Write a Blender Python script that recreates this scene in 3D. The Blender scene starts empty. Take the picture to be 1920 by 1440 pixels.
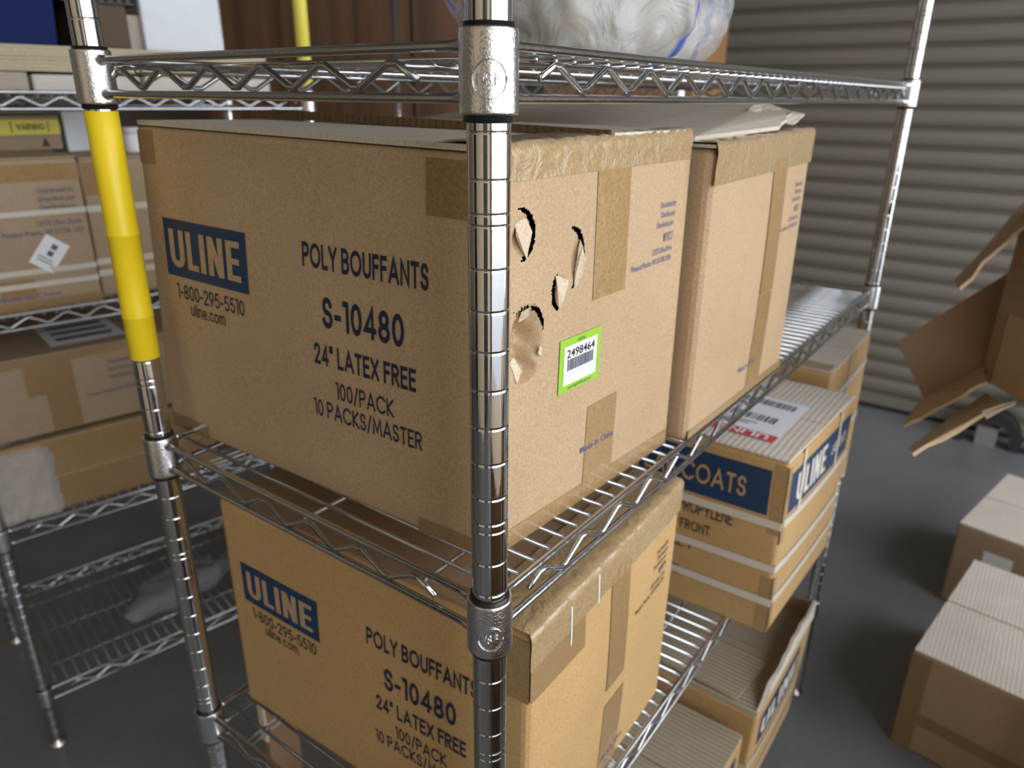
import bpy, bmesh, math, random
from mathutils import Vector, Matrix, Euler, noise
random.seed(7)
scene = bpy.context.scene
COL = scene.collection
R = math.radians
FLOOR = -1.35                      # world zero is the collar height of the top wire shelf

# ------------------------------------------------------------------ camera
cam_d = bpy.data.cameras.new('camera'); cam = bpy.data.objects.new('camera', cam_d); COL.objects.link(cam)
cam.location = (0.27046, -0.34312, -0.01275)
cam.rotation_euler = (1.19991, -0.00957, 0.63821)
cam_d.sensor_width = 36; cam_d.lens = 1382.77/1920*36; cam_d.clip_start = .01
cam_d.dof.use_dof = True; cam_d.dof.focus_distance = .47; cam_d.dof.aperture_fstop = 8.0
scene.camera = cam

# ------------------------------------------------------------------ world, daylight through the doorways, exposure
world = bpy.data.worlds.new('world'); scene.world = world; world.use_nodes = True
bg = world.node_tree.nodes['Background']
bg.inputs['Color'].default_value = (.90, .95, 1, 1); bg.inputs['Strength'].default_value = 4.5
DOOR_R = dict(y0=-1.9, y1=3.15, z1=2.15)     # big open doorway in the right wall (x = 2.5)
def portal(loc, rot, sx, sy):
    l = bpy.data.lights.new('door_daylight', 'AREA'); l.shape = 'RECTANGLE'; l.size = sx; l.size_y = sy
    l.cycles.is_portal = True
    o = bpy.data.objects.new('door_daylight', l); COL.objects.link(o); o.location = loc; o.rotation_euler = rot
portal((2.5, .625, .4), (0, R(90), 0), 3.5, 5.05)
vs = scene.view_settings
vs.view_transform = 'Standard'; vs.look = 'None'; vs.gamma = 1; vs.use_curve_mapping = False
vs.exposure = 0.0

# ------------------------------------------------------------------ materials
def newmat(name):
    m = bpy.data.materials.new(name); m.use_nodes = True
    return m, m.node_tree, m.node_tree.nodes['Principled BSDF']
def N(nt, t, **kw):
    n = nt.nodes.new(t)
    for k, v in kw.items():
        if k in n.inputs.keys(): n.inputs[k].default_value = v
        else: setattr(n, k, v)
    return n
def simple(name, c, rough=.5, metal=0, spec=.5):
    m, nt, b = newmat(name)
    b.inputs['Base Color'].default_value = (*c, 1); b.inputs['Roughness'].default_value = rough
    b.inputs['Metallic'].default_value = metal; b.inputs['Specular IOR Level'].default_value = spec
    return m
def ramp(nt, src, stops):
    r = nt.nodes.new('ShaderNodeValToRGB'); e = r.color_ramp.elements
    while len(e) > 1: e.remove(e[-1])
    e[0].position, e[0].color = stops[0][0], (*stops[0][1], 1)
    for p, c in stops[1:]:
        x = e.new(p); x.color = (*c, 1)
    nt.links.new(src, r.inputs['Fac']); return r
def kraft(name, c, flute=None, flute_depth=.25, rough=.62, fleck=1.0):
    """corrugated board: paper fibre flecks, soft stains, faint flute ridges along one axis"""
    m, nt, b = newmat(name); L = nt.links
    tc = N(nt, 'ShaderNodeTexCoord')
    f = N(nt, 'ShaderNodeTexNoise', Scale=520.0, Detail=3.0); L.new(tc.outputs['Object'], f.inputs['Vector'])
    g = N(nt, 'ShaderNodeTexNoise', Scale=9.0, Detail=4.0); L.new(tc.outputs['Object'], g.inputs['Vector'])
    d = .80 if fleck else .95
    r1 = ramp(nt, f.outputs['Fac'], [(.28, tuple(x*d for x in c)), (.5, c), (.74, tuple(min(1, x*1.16) for x in c))])
    r2 = ramp(nt, g.outputs['Fac'], [(.3, (.90, .89, .88)), (.7, (1, 1, 1))])
    mx = N(nt, 'ShaderNodeMix', data_type='RGBA', blend_type='MULTIPLY'); mx.inputs[0].default_value = 1
    L.new(r1.outputs[0], mx.inputs[6]); L.new(r2.outputs[0], mx.inputs[7]); L.new(mx.outputs[2], b.inputs['Base Color'])
    b.inputs['Roughness'].default_value = rough; b.inputs['Specular IOR Level'].default_value = .35
    bp = N(nt, 'ShaderNodeBump', Strength=.12, Distance=.0006); L.new(f.outputs['Fac'], bp.inputs['Height'])
    if flute:
        w = N(nt, 'ShaderNodeTexWave', wave_type='BANDS', bands_direction=flute); w.inputs['Scale'].default_value = 38
        w.inputs['Distortion'].default_value = 1.2; w.inputs['Detail'].default_value = 3; w.inputs['Detail Scale'].default_value = .4
        L.new(tc.outputs['Object'], w.inputs['Vector'])
        b2 = N(nt, 'ShaderNodeBump', Strength=min(1, flute_depth*.5), Distance=.0007*max(1, flute_depth*1.6))
        L.new(w.outputs['Fac'], b2.inputs['Height']); L.new(bp.outputs[0], b2.inputs['Normal']); L.new(b2.outputs[0], b.inputs['Normal'])
    else: L.new(bp.outputs[0], b.inputs['Normal'])
    return m
def tape_mat(name, c, rough=.16, wr=.35):
    m, nt, b = newmat(name); L = nt.links
    tc = N(nt, 'ShaderNodeTexCoord')
    n1 = N(nt, 'ShaderNodeTexNoise', Scale=420.0, Detail=2.0); n2 = N(nt, 'ShaderNodeTexNoise', Scale=38.0, Detail=5.0, Distortion=2.2)
    for n in (n1, n2): L.new(tc.outputs['Object'], n.inputs['Vector'])
    r = ramp(nt, n1.outputs['Fac'], [(.3, tuple(x*.82 for x in c)), (.7, tuple(min(1, x*1.2) for x in c))])
    L.new(r.outputs[0], b.inputs['Base Color'])
    b.inputs['Roughness'].default_value = rough; b.inputs['Coat Weight'].default_value = .3; b.inputs['Coat Roughness'].default_value = .08
    bp = N(nt, 'ShaderNodeBump', Strength=wr, Distance=.002); L.new(n2.outputs['Fac'], bp.inputs['Height']); L.new(bp.outputs[0], b.inputs['Normal'])
    return m
def chrome(name, c=(.58, .59, .61), rough=.1, bump=0.0, scale=300):
    m, nt, b = newmat(name); L = nt.links
    b.inputs['Metallic'].default_value = 1; b.inputs['Base Color'].default_value = (*c, 1); b.inputs['Roughness'].default_value = rough
    tc = N(nt, 'ShaderNodeTexCoord'); n = N(nt, 'ShaderNodeTexNoise', Scale=float(scale), Detail=4.0); L.new(tc.outputs['Object'], n.inputs['Vector'])
    r = ramp(nt, n.outputs['Fac'], [(.35, (rough*.7,)*3), (.75, (min(1, rough*2.2),)*3)]); L.new(r.outputs[0], b.inputs['Roughness'])
    if bump:
        bp = N(nt, 'ShaderNodeBump', Strength=bump, Distance=.001); L.new(n.outputs['Fac'], bp.inputs['Height']); L.new(bp.outputs[0], b.inputs['Normal'])
    return m
def wood(name, c1, c2, rough=.45):
    m, nt, b = newmat(name); L = nt.links
    tc = N(nt, 'ShaderNodeTexCoord'); mp = N(nt, 'ShaderNodeMapping'); mp.inputs['Scale'].default_value = (14, 14, .8)
    L.new(tc.outputs['Object'], mp.inputs['Vector'])
    n = N(nt, 'ShaderNodeTexNoise', Scale=1.6, Detail=5.0, Distortion=.6); L.new(mp.outputs[0], n.inputs['Vector'])
    r = ramp(nt, n.outputs['Fac'], [(.3, c1), (.7, c2)]); L.new(r.outputs[0], b.inputs['Base Color']); b.inputs['Roughness'].default_value = rough
    return m
def wrap_mat(name, tint=(.8, .84, .9), fac=.45, scale=30.0):
    """clear crumpled film: part see-through, part glossy"""
    m, nt, b = newmat(name); L = nt.links; out = nt.nodes['Material Output']
    b.inputs['Base Color'].default_value = (*tint, 1); b.inputs['Roughness'].default_value = .18
    tr = N(nt, 'ShaderNodeBsdfTransparent'); mx = N(nt, 'ShaderNodeMixShader'); mx.inputs[0].default_value = fac
    tc = N(nt, 'ShaderNodeTexCoord'); n = N(nt, 'ShaderNodeTexNoise', Scale=scale, Detail=5.0, Distortion=1.5); L.new(tc.outputs['Object'], n.inputs['Vector'])
    bp = N(nt, 'ShaderNodeBump', Strength=.8, Distance=.006); L.new(n.outputs['Fac'], bp.inputs['Height']); L.new(bp.outputs[0], b.inputs['Normal'])
    L.new(tr.outputs[0], mx.inputs[1]); L.new(b.outputs[0], mx.inputs[2]); L.new(mx.outputs[0], out.inputs['Surface'])
    return m

M = {}
KR = (.47, .325, .19)
M['kraft'] = kraft('kraft_board', KR)
M['kraft_lit_top'] = kraft('kraft_board_lit_top', (.58, .51, .42), 'X', .12)  # board tops greyed and lightened in place of sky light
M['kraft_gold'] = kraft('golden_kraft_board', (.50, .315, .135), None)
M['kraft_flute_y'] = kraft('ridged_kraft_board', (.46, .38, .28), 'Y', 1.8)
M['kraft_lit_pale'] = kraft('lit_pale_kraft_board', (.70, .63, .55), 'X', .8)  # pale copy of the board, carries the sky sheen seen on carton tops
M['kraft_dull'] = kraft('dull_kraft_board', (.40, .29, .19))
M['kraft_shaded'] = kraft('shaded_kraft_board', (.33, .205, .115))  # darker copy of the board, shade put into the colour
M['kraft_torn'] = kraft('torn_kraft_paper', (.62, .50, .36), None)
M['kraft_edge'] = kraft('cut_board_edge', (.16, .10, .05), 'X', .8)
M['beige_board'] = kraft('beige_stacked_board', (.50, .42, .28), 'Z', .9)
M['tape'] = tape_mat('brown_clear_tape', (.34, .215, .095))
M['tape_dull'] = tape_mat('brown_tape', (.30, .185, .085), .3, .15)
M['tape_wr'] = tape_mat('wrinkled_clear_tape', (.37, .255, .13), .09, 1.0)
M['ink'] = simple('blue_ink', (.010, .017, .050), .6)
M['ink_dark'] = simple('dark_blue_ink', (.014, .017, .034), .6)
M['ink_logo'] = simple('logo_blue_ink', (.008, .036, .098), .55)
M['ink_light'] = simple('faded_blue_ink', (.125, .12, .23), .6)
M['ink_red'] = simple('red_ink', (.62, .06, .07), .5)
M['black'] = simple('black_print', (.015, .015, .017), .5)
M['grey_print'] = simple('grey_print', (.10, .11, .15), .5)
M['paper'] = simple('white_paper', (.80, .81, .84), .5)
M['lime'] = simple('lime_sticker', (.27, .51, .03), .4)
M['strap'] = simple('white_plastic_strap', (.60, .55, .46), .4)
M['chrome'] = chrome('chrome_wire', rough=.12)
M['post'] = chrome('chrome_post', (.62, .62, .63), .07, .02, 120)
M['groove'] = chrome('chrome_groove', (.9, .9, .9), .25)
M['cast'] = chrome('cast_chrome', (.72, .72, .74), .14, .35, 700)
M['plastic_black'] = simple('black_plastic', (.012, .012, .013), .35)
M['yellow'] = simple('yellow_tape', (.93, .68, .015), .38)
M['yellow_pale'] = simple('pale_yellow_tape', (.80, .70, .10), .5)
M['shutter'] = simple('bronze_painted_steel', (.25, .225, .19), .45, .2)
M['shutter_dark'] = simple('dark_rubber_seal', (.02, .02, .02), .7)
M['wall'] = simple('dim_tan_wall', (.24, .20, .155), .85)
M['wall_warm'] = simple('warm_cream_wall', (.90, .72, .48), .85)
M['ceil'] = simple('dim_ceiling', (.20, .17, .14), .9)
M['dark_wood'] = wood('dark_red_wood', (.050, .022, .010), (.120, .052, .022))
M['navy'] = simple('navy_plastic', (.004, .012, .085), .6, 0, .15)
M['blue_white'] = simple('white_board', (.78, .82, .88), .35)
M['dark_brown'] = kraft('dark_brown_board', (.10, .06, .035))
M['orange_brown'] = kraft('orange_brown_board', (.36, .19, .075))
M['film'] = wrap_mat('stretch_film', (.62, .62, .62), fac=.26)
M['bubble'] = wrap_mat('bubble_wrap', (.72, .72, .72), .5, 90.0)
M['cloth_grey'] = simple('dark_grey_soft', (.12, .12, .13), .8)
M['tan_soft'] = simple('tan_soft_goods', (.42, .36, .28), .8)
M['steel_dark'] = simple('dark_painted_metal', (.025, .024, .023), .5)
M['steel_grey'] = simple('grey_painted_metal', (.22, .21, .20), .5)
M['cream'] = simple('cream_lit_board', (.72, .62, .44), .6)
# concrete floor
m, nt, b = newmat('concrete_floor'); L = nt.links
tc = N(nt, 'ShaderNodeTexCoord')
n1 = N(nt, 'ShaderNodeTexNoise', Scale=1.6, Detail=8.0); n2 = N(nt, 'ShaderNodeTexNoise', Scale=60.0, Detail=4.0)
for n in (n1, n2): L.new(tc.outputs['Object'], n.inputs['Vector'])
r1 = ramp(nt, n1.outputs['Fac'], [(.3, (.15, .155, .165)), (.7, (.26, .265, .275))])
r2 = ramp(nt, n2.outputs['Fac'], [(.3, (.88, .88, .88)), (.7, (1, 1, 1))])
mx = N(nt, 'ShaderNodeMix', data_type='RGBA', blend_type='MULTIPLY'); mx.inputs[0].default_value = 1
L.new(r1.outputs[0], mx.inputs[6]); L.new(r2.outputs[0], mx.inputs[7]); L.new(mx.outputs[2], b.inputs['Base Color'])
r3 = ramp(nt, n1.outputs['Fac'], [(.3, (.28,)*3), (.7, (.42,)*3)]); L.new(r3.outputs[0], b.inputs['Roughness'])
M['floor'] = m
# translucent printed bag film
m, nt, b = newmat('printed_poly_film'); L = nt.links; out = nt.nodes['Material Output']
tc = N(nt, 'ShaderNodeTexCoord'); mp = N(nt, 'ShaderNodeMapping'); mp.inputs['Rotation'].default_value = (0, 0, R(35)); L.new(tc.outputs['Object'], mp.inputs['Vector'])
wv = N(nt, 'ShaderNodeTexWave', wave_type='BANDS', bands_direction='X'); wv.inputs['Scale'].default_value = 3.0; wv.inputs['Distortion'].default_value = 6.0; wv.inputs['Detail'].default_value = 3
L.new(mp.outputs[0], wv.inputs['Vector'])
msk = ramp(nt, wv.outputs['Fac'], [(.975, (0, 0, 0)), (.992, (1, 1, 1))])
cr = ramp(nt, msk.outputs[0], [(0, (.62, .64, .68)), (1, (.03, .09, .42))]); L.new(cr.outputs[0], b.inputs['Base Color'])
b.inputs['Roughness'].default_value = .14
nz = N(nt, 'ShaderNodeTexNoise', Scale=16.0, Detail=6.0, Distortion=1.8); L.new(tc.outputs['Object'], nz.inputs['Vector'])
bp = N(nt, 'ShaderNodeBump', Strength=1.0, Distance=.012); L.new(nz.outputs['Fac'], bp.inputs['Height']); L.new(bp.outputs[0], b.inputs['Normal'])
tr = N(nt, 'ShaderNodeBsdfTransparent'); mxs = N(nt, 'ShaderNodeMixShader')
mf = N(nt, 'ShaderNodeMath', operation='MULTIPLY_ADD'); mf.inputs[1].default_value = .5; mf.inputs[2].default_value = .36
L.new(msk.outputs[0], mf.inputs[0]); L.new(mf.outputs[0], mxs.inputs[0])
L.new(tr.outputs[0], mxs.inputs[1]); L.new(b.outputs[0], mxs.inputs[2]); L.new(mxs.outputs[0], out.inputs['Surface'])
M['bagfilm'] = m

# ------------------------------------------------------------------ object helpers
def tag(o, label=None, cat=None, group=None, kind=None):
    if label: o['label'] = label
    if cat: o['category'] = cat
    if group: o['group'] = group
    if kind: o['kind'] = kind
    return o
def thing(name, label, cat, loc=(0, 0, 0), group=None):
    o = bpy.data.objects.new(name, None); COL.objects.link(o); o.location = loc; o.empty_display_size = .05
    return tag(o, label, cat, group)
def link(name, me, parent=None, label=None):
    """mesh given in the coordinates the parent thing was built in (world, when the thing is built in place)"""
    o = bpy.data.objects.new(name, me); COL.objects.link(o)
    if parent is not None:
        o.parent = parent
        if parent.type == 'EMPTY': o.matrix_parent_inverse = Matrix.Translation(-parent.location)
    if label: o['label'] = label
    return o
def to_mesh(bm, name, mat, smooth=False, recalc=True):
    if recalc: bmesh.ops.recalc_face_normals(bm, faces=bm.faces)
    me = bpy.data.meshes.new(name); bm.to_mesh(me); bm.free()
    if smooth:
        for p in me.polygons: p.use_smooth = True
    if mat is not None: me.materials.append(mat)
    return me
def part(name, bm, mat, parent, smooth=False, label=None, recalc=True):
    return link(name, to_mesh(bm, name, mat, smooth, recalc), parent, label)
def box_bm(bm, lo, hi, mtx=None):
    v = [bm.verts.new(Vector((x, y, z))) for x in (lo[0], hi[0]) for y in (lo[1], hi[1]) for z in (lo[2], hi[2])]
    if mtx is not None:
        for q in v: q.co = mtx @ q.co
    for f in ((0, 1, 3, 2), (4, 6, 7, 5), (0, 4, 5, 1), (2, 3, 7, 6), (0, 2, 6, 4), (1, 5, 7, 3)): bm.faces.new([v[i] for i in f])
    return v
def hexa_bm(bm, c):
    v = [bm.verts.new(Vector(p)) for p in c]
    for f in ((3, 2, 1, 0), (4, 5, 6, 7), (0, 1, 5, 4), (1, 2, 6, 5), (2, 3, 7, 6), (3, 0, 4, 7)): bm.faces.new([v[i] for i in f])
def tube_bm(bm, pts, r, n=8, caps=True):
    pts = [Vector(p) for p in pts]; rings = []
    rr = r if isinstance(r, (list, tuple)) else [r]*len(pts)
    t0 = (pts[1]-pts[0]).normalized(); a = t0.orthogonal().normalized()
    for i, p in enumerate(pts):
        if i == 0: t = t0; k = 1
        elif i == len(pts)-1: t = (p-pts[i-1]).normalized(); k = 1
        else:
            d0 = (p-pts[i-1]).normalized(); d1 = (pts[i+1]-p).normalized(); t = (d0+d1).normalized()
        a = (a-t*a.dot(t)).normalized(); b_ = t.cross(a)
        rings.append([bm.verts.new(p+(a*math.cos(2*math.pi*j/n)+b_*math.sin(2*math.pi*j/n))*rr[i]) for j in range(n)])
    for r0, r1 in zip(rings, rings[1:]):
        for j in range(n): bm.faces.new((r0[j], r0[(j+1) % n], r1[(j+1) % n], r1[j]))
    if caps: bm.faces.new(rings[0][::-1]); bm.faces.new(rings[-1])
def lathe_bm(bm, prof, n=32, c=(0, 0), close=True):
    rings = [[bm.verts.new((c[0]+r*math.cos(2*math.pi*j/n), c[1]+r*math.sin(2*math.pi*j/n), z)) for j in range(n)] for r, z in prof]
    for r0, r1 in zip(rings, rings[1:]):
        for j in range(n): bm.faces.new((r0[j], r0[(j+1) % n], r1[(j+1) % n], r1[j]))
    if close: bm.faces.new(rings[0][::-1]); bm.faces.new(rings[-1])
def slab(name, pts, thick, mat, parent, label=None, cuts=0, rough=0.0, seed=0):
    """a thin board whose outline is a polygon in space, with real thickness; optional ragged edge"""
    pts = [Vector(p) for p in pts]
    if cuts:
        out = []; rnd = random.Random(seed)
        for i, p in enumerate(pts):
            q = pts[(i+1) % len(pts)]; out.append(p)
            k = cuts if isinstance(cuts, int) else cuts[i]
            for j in range(1, k+1):
                w = p.lerp(q, j/(k+1)); out.append(w+Vector((rnd.uniform(-1, 1), rnd.uniform(-1, 1), rnd.uniform(-1, 1)))*rough)
        pts = out
    nrm = Vector((0, 0, 0)); c = sum(pts, Vector())/len(pts)
    for i in range(len(pts)): nrm += (pts[i]-c).cross(pts[(i+1) % len(pts)]-c)
    nrm.normalize()
    bm = bmesh.new()
    a = [bm.verts.new(p+nrm*thick/2) for p in pts]; b2 = [bm.verts.new(p-nrm*thick/2) for p in pts]
    bm.faces.new(a); bm.faces.new(b2[::-1])
    for i in range(len(pts)):
        j = (i+1) % len(pts); bm.faces.new((a[i], b2[i], b2[j], a[j]))
    return part(name, bm, mat, parent, label=label)
def bevel(o, w=.004, seg=3):
    md = o.modifiers.new('round', 'BEVEL'); md.width = w; md.segments = seg; md.limit_method = 'ANGLE'; md.angle_limit = R(40)
    return o

# ------------------------------------------------------------------ lettering
def arc(cx, cy, rx, ry, a0, a1, n=12):
    return [(cx+rx*math.cos(R(a0+(a1-a0)*i/n)), cy+ry*math.sin(R(a0+(a1-a0)*i/n))) for i in range(n+1)]
G = {  # geometric sans capitals and figures: (width, strokes) on a unit cap height
 'P': (.56, [[(0, 0), (0, 1), (.28, 1)]+arc(.30, .74, .26, .26, 90, -90)[1:]+[(0, .48)]]),
 'O': (.92, [arc(.46, .5, .46, .5, 0, 360, 28)]),
 'L': (.44, [[(0, 1), (0, 0), (.44, 0)]]),
 'Y': (.66, [[(0, 1), (.33, .45), (.66, 1)], [(.33, .45), (.33, 0)]]),
 'B': (.58, [[(0, 0), (0, 1), (.30, 1)]+arc(.30, .765, .235, .235, 90, -90)[1:]+[(0, .53)], [(.30, .53)]+arc(.315, .265, .265, .265, 90, -90)[1:]+[(0, 0)]]),
 'U': (.62, [[(0, 1), (0, .31)]+arc(.31, .31, .31, .31, 180, 360)[1:]+[(.62, 1)]]),
 'F': (.44, [[(0, 0), (0, 1), (.44, 1)], [(0, .54), (.40, .54)]]),
 'E': (.46, [[(.46, 0), (0, 0), (0, 1), (.46, 1)], [(0, .53), (.42, .53)]]),
 'A': (.78, [[(0, 0), (.39, 1), (.78, 0)], [(.14, .30), (.64, .30)]]),
 'N': (.62, [[(0, 0), (0, 1), (.62, 0), (.62, 1)]]),
 'T': (.54, [[(0, 1), (.54, 1)], [(.27, 1), (.27, 0)]]),
 'S': (.50, [arc(.25, .755, .225, .245, 15, 250, 12)+arc(.25, .255, .25, .255, 80, -165, 12)]),
 'X': (.62, [[(0, 0), (.62, 1)], [(0, 1), (.62, 0)]]),
 'R': (.56, [[(0, 0), (0, 1), (.28, 1)]+arc(.29, .75, .25, .25, 90, -90)[1:]+[(0, .50)], [(.25, .5), (.54, 0)]]),
 'C': (.84, [arc(.47, .5, .47, .5, 42, 318, 22)]),
 'K': (.60, [[(0, 0), (0, 1)], [(.58, 1), (.02, .46), (.60, 0)]]),
 'M': (.84, [[(0, 0), (.08, 1), (.42, .18), (.76, 1), (.84, 0)]]),
 'G': (.84, [arc(.47, .5, .47, .5, 42, 335, 22)+[(.88, .46), (.50, .46)]]),
 'D': (.64, [[(0, 0), (0, 1), (.2, 1)]+arc(.2, .5, .44, .5, 90, -90)[1:]+[(0, 0)]]),
 'I': (.02, [[(.01, 0), (.01, 1)]]),
 'Z': (.5, [[(0, 1), (.5, 1), (0, 0), (.5, 0)]]),
 'H': (.6, [[(0, 0), (0, 1)], [(.6, 0), (.6, 1)], [(0, .52), (.6, .52)]]),
 'W': (.9, [[(0, 1), (.22, 0), (.45, .9), (.68, 0), (.9, 1)]]),
 '1': (.20, [[(0, 1), (.20, 1), (.20, 0)]]),
 '0': (.52, [arc(.26, .5, .26, .5, 0, 360, 24)]),
 '4': (.58, [[(.44, 0), (.44, 1), (0, .24), (.58, .24)]]),
 '8': (.52, [arc(.26, .755, .215, .245, 0, 360, 18), arc(.26, .255, .26, .255, 0, 360, 18)]),
 '2': (.50, [arc(.25, .75, .25, .25, 175, -35, 12)+[(0, 0), (.50, 0)]]),
 '9': (.52, [arc(.26, .70, .26, .30, 0, 360, 20), [(.50, .62), (.18, 0)]]),
 '5': (.50, [[(.46, 1), (.10, 1), (.04, .55)]+arc(.24, .31, .26, .31, 110, -150, 14)]),
 '-': (.26, [[(0, .40), (.26, .40)]]),
 '/': (.36, [[(0, -.06), (.36, 1.06)]]),
 '"': (.18, [[(0, 1.0), (0, .80)], [(.18, 1.0), (.18, .80)]]),
 '.': (.02, [[(.01, 0), (.01, .02)]]),
 'u': (.42, [[(0, .68), (0, .22)]+arc(.21, .21, .21, .21, 180, 360)[1:]+[(.42, .68)]]),
 'l': (.02, [[(.01, 0), (.01, 1)]]),
 'i': (.02, [[(.01, 0), (.01, .68)], [(.01, .92), (.01, .96)]]),
 'n': (.42, [[(0, 0), (0, .68)], [(0, .45)]+arc(.21, .47, .21, .21, 180, 0)[1:]+[(.42, 0)]]),
 'e': (.50, [[(0, .34), (.5, .34)]+arc(.25, .34, .25, .34, 0, 310, 16)[1:]]),
 'c': (.46, [arc(.26, .34, .26, .34, 45, 315, 16)]),
 'o': (.54, [arc(.27, .34, .27, .34, 0, 360, 20)]),
 'm': (.74, [[(0, 0), (0, .68)], [(0, .45)]+arc(.185, .47, .185, .21, 180, 0)[1:]+[(.37, 0)], [(.37, .45)]+arc(.555, .47, .185, .21, 180, 0)[1:]+[(.74, 0)]]),
}
def ribbon(pts, w):
    """a flat stroke of width w: list of quads; mitred joints, square ends"""
    P = [Vector(p) for p in pts]; closed = (P[0]-P[-1]).length < 1e-4
    if closed: P = P[:-1]
    n = len(P); Lf, Rt = [], []
    if not closed:
        P[0] = P[0]-(P[1]-P[0]).normalized()*w*.48; P[-1] = P[-1]+(P[-1]-P[-2]).normalized()*w*.48
    for i in range(n):
        if closed: d0 = (P[i]-P[i-1]).normalized(); d1 = (P[(i+1) % n]-P[i]).normalized()
        else:
            d0 = (P[i]-P[i-1]).normalized() if i > 0 else (P[1]-P[0]).normalized()
            d1 = (P[i+1]-P[i]).normalized() if i < n-1 else d0
        n0 = Vector((-d0.y, d0.x)); n1 = Vector((-d1.y, d1.x)); mt = (n0+n1)
        if mt.length < 1e-3: mt = n0
        mt.normalize(); k = min(2.2, 1/max(.3, mt.dot(n0)))
        Lf.append(P[i]+mt*w/2*k); Rt.append(P[i]-mt*w/2*k)
    q = []
    for i in range(n if closed else n-1):
        j = (i+1) % n; q.append((Lf[i], Rt[i], Rt[j], Lf[j]))
    return q
def text_quads(txt, height, w=.175, gap=.13, width=None, space=.34):
    """quads in metres, origin bottom left; squeezed to the given width"""
    x = 0; out = []
    for ch in txt:
        if ch == ' ': x += space; continue
        gw, st = G[ch]; x += w/2
        for s in st:
            for q in ribbon([(a, w/2+(1-w)*b_) for a, b_ in s], w): out.append([(v.x+x, v.y) for v in q])
        x += gw+w/2+gap
    tot = x-gap; k = (width/(tot*height)) if width else 1
    return [[(a*height*k, b_*height) for a, b_ in q] for q in out], tot*height*k
LOGO = []   # heavy condensed capitals of the printed logo, unit height, unit width
def _lg():
    q = []
    def rc(x0, y0, x1, y1): q.append([(x0, y0), (x1, y0), (x1, y1), (x0, y1)])
    # U
    rc(.0, .30, .072, 1); rc(.145, .30, .217, 1)
    o = arc(.1085, .30, .1085, .30, 180, 360, 12); i = arc(.1085, .32, .0365, .15, 180, 360, 12)
    for a in range(12): q.append([o[a], o[a+1], i[a+1], i[a]])
    rc(.255, 0, .327, 1); rc(.327, 0, .415, .16)          # L
    rc(.448, 0, .522, 1)                                  # I
    rc(.562, 0, .634, 1); rc(.702, 0, .774, 1); q.append([(.562, 1), (.640, 1), (.774, 0), (.696, 0)])   # N
    rc(.818, 0, .890, 1); rc(.89, 0, 1.0, .155); rc(.89, .425, .985, .575); rc(.89, .845, 1.0, 1)        # E
    return q
LOGO = _lg()

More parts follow.
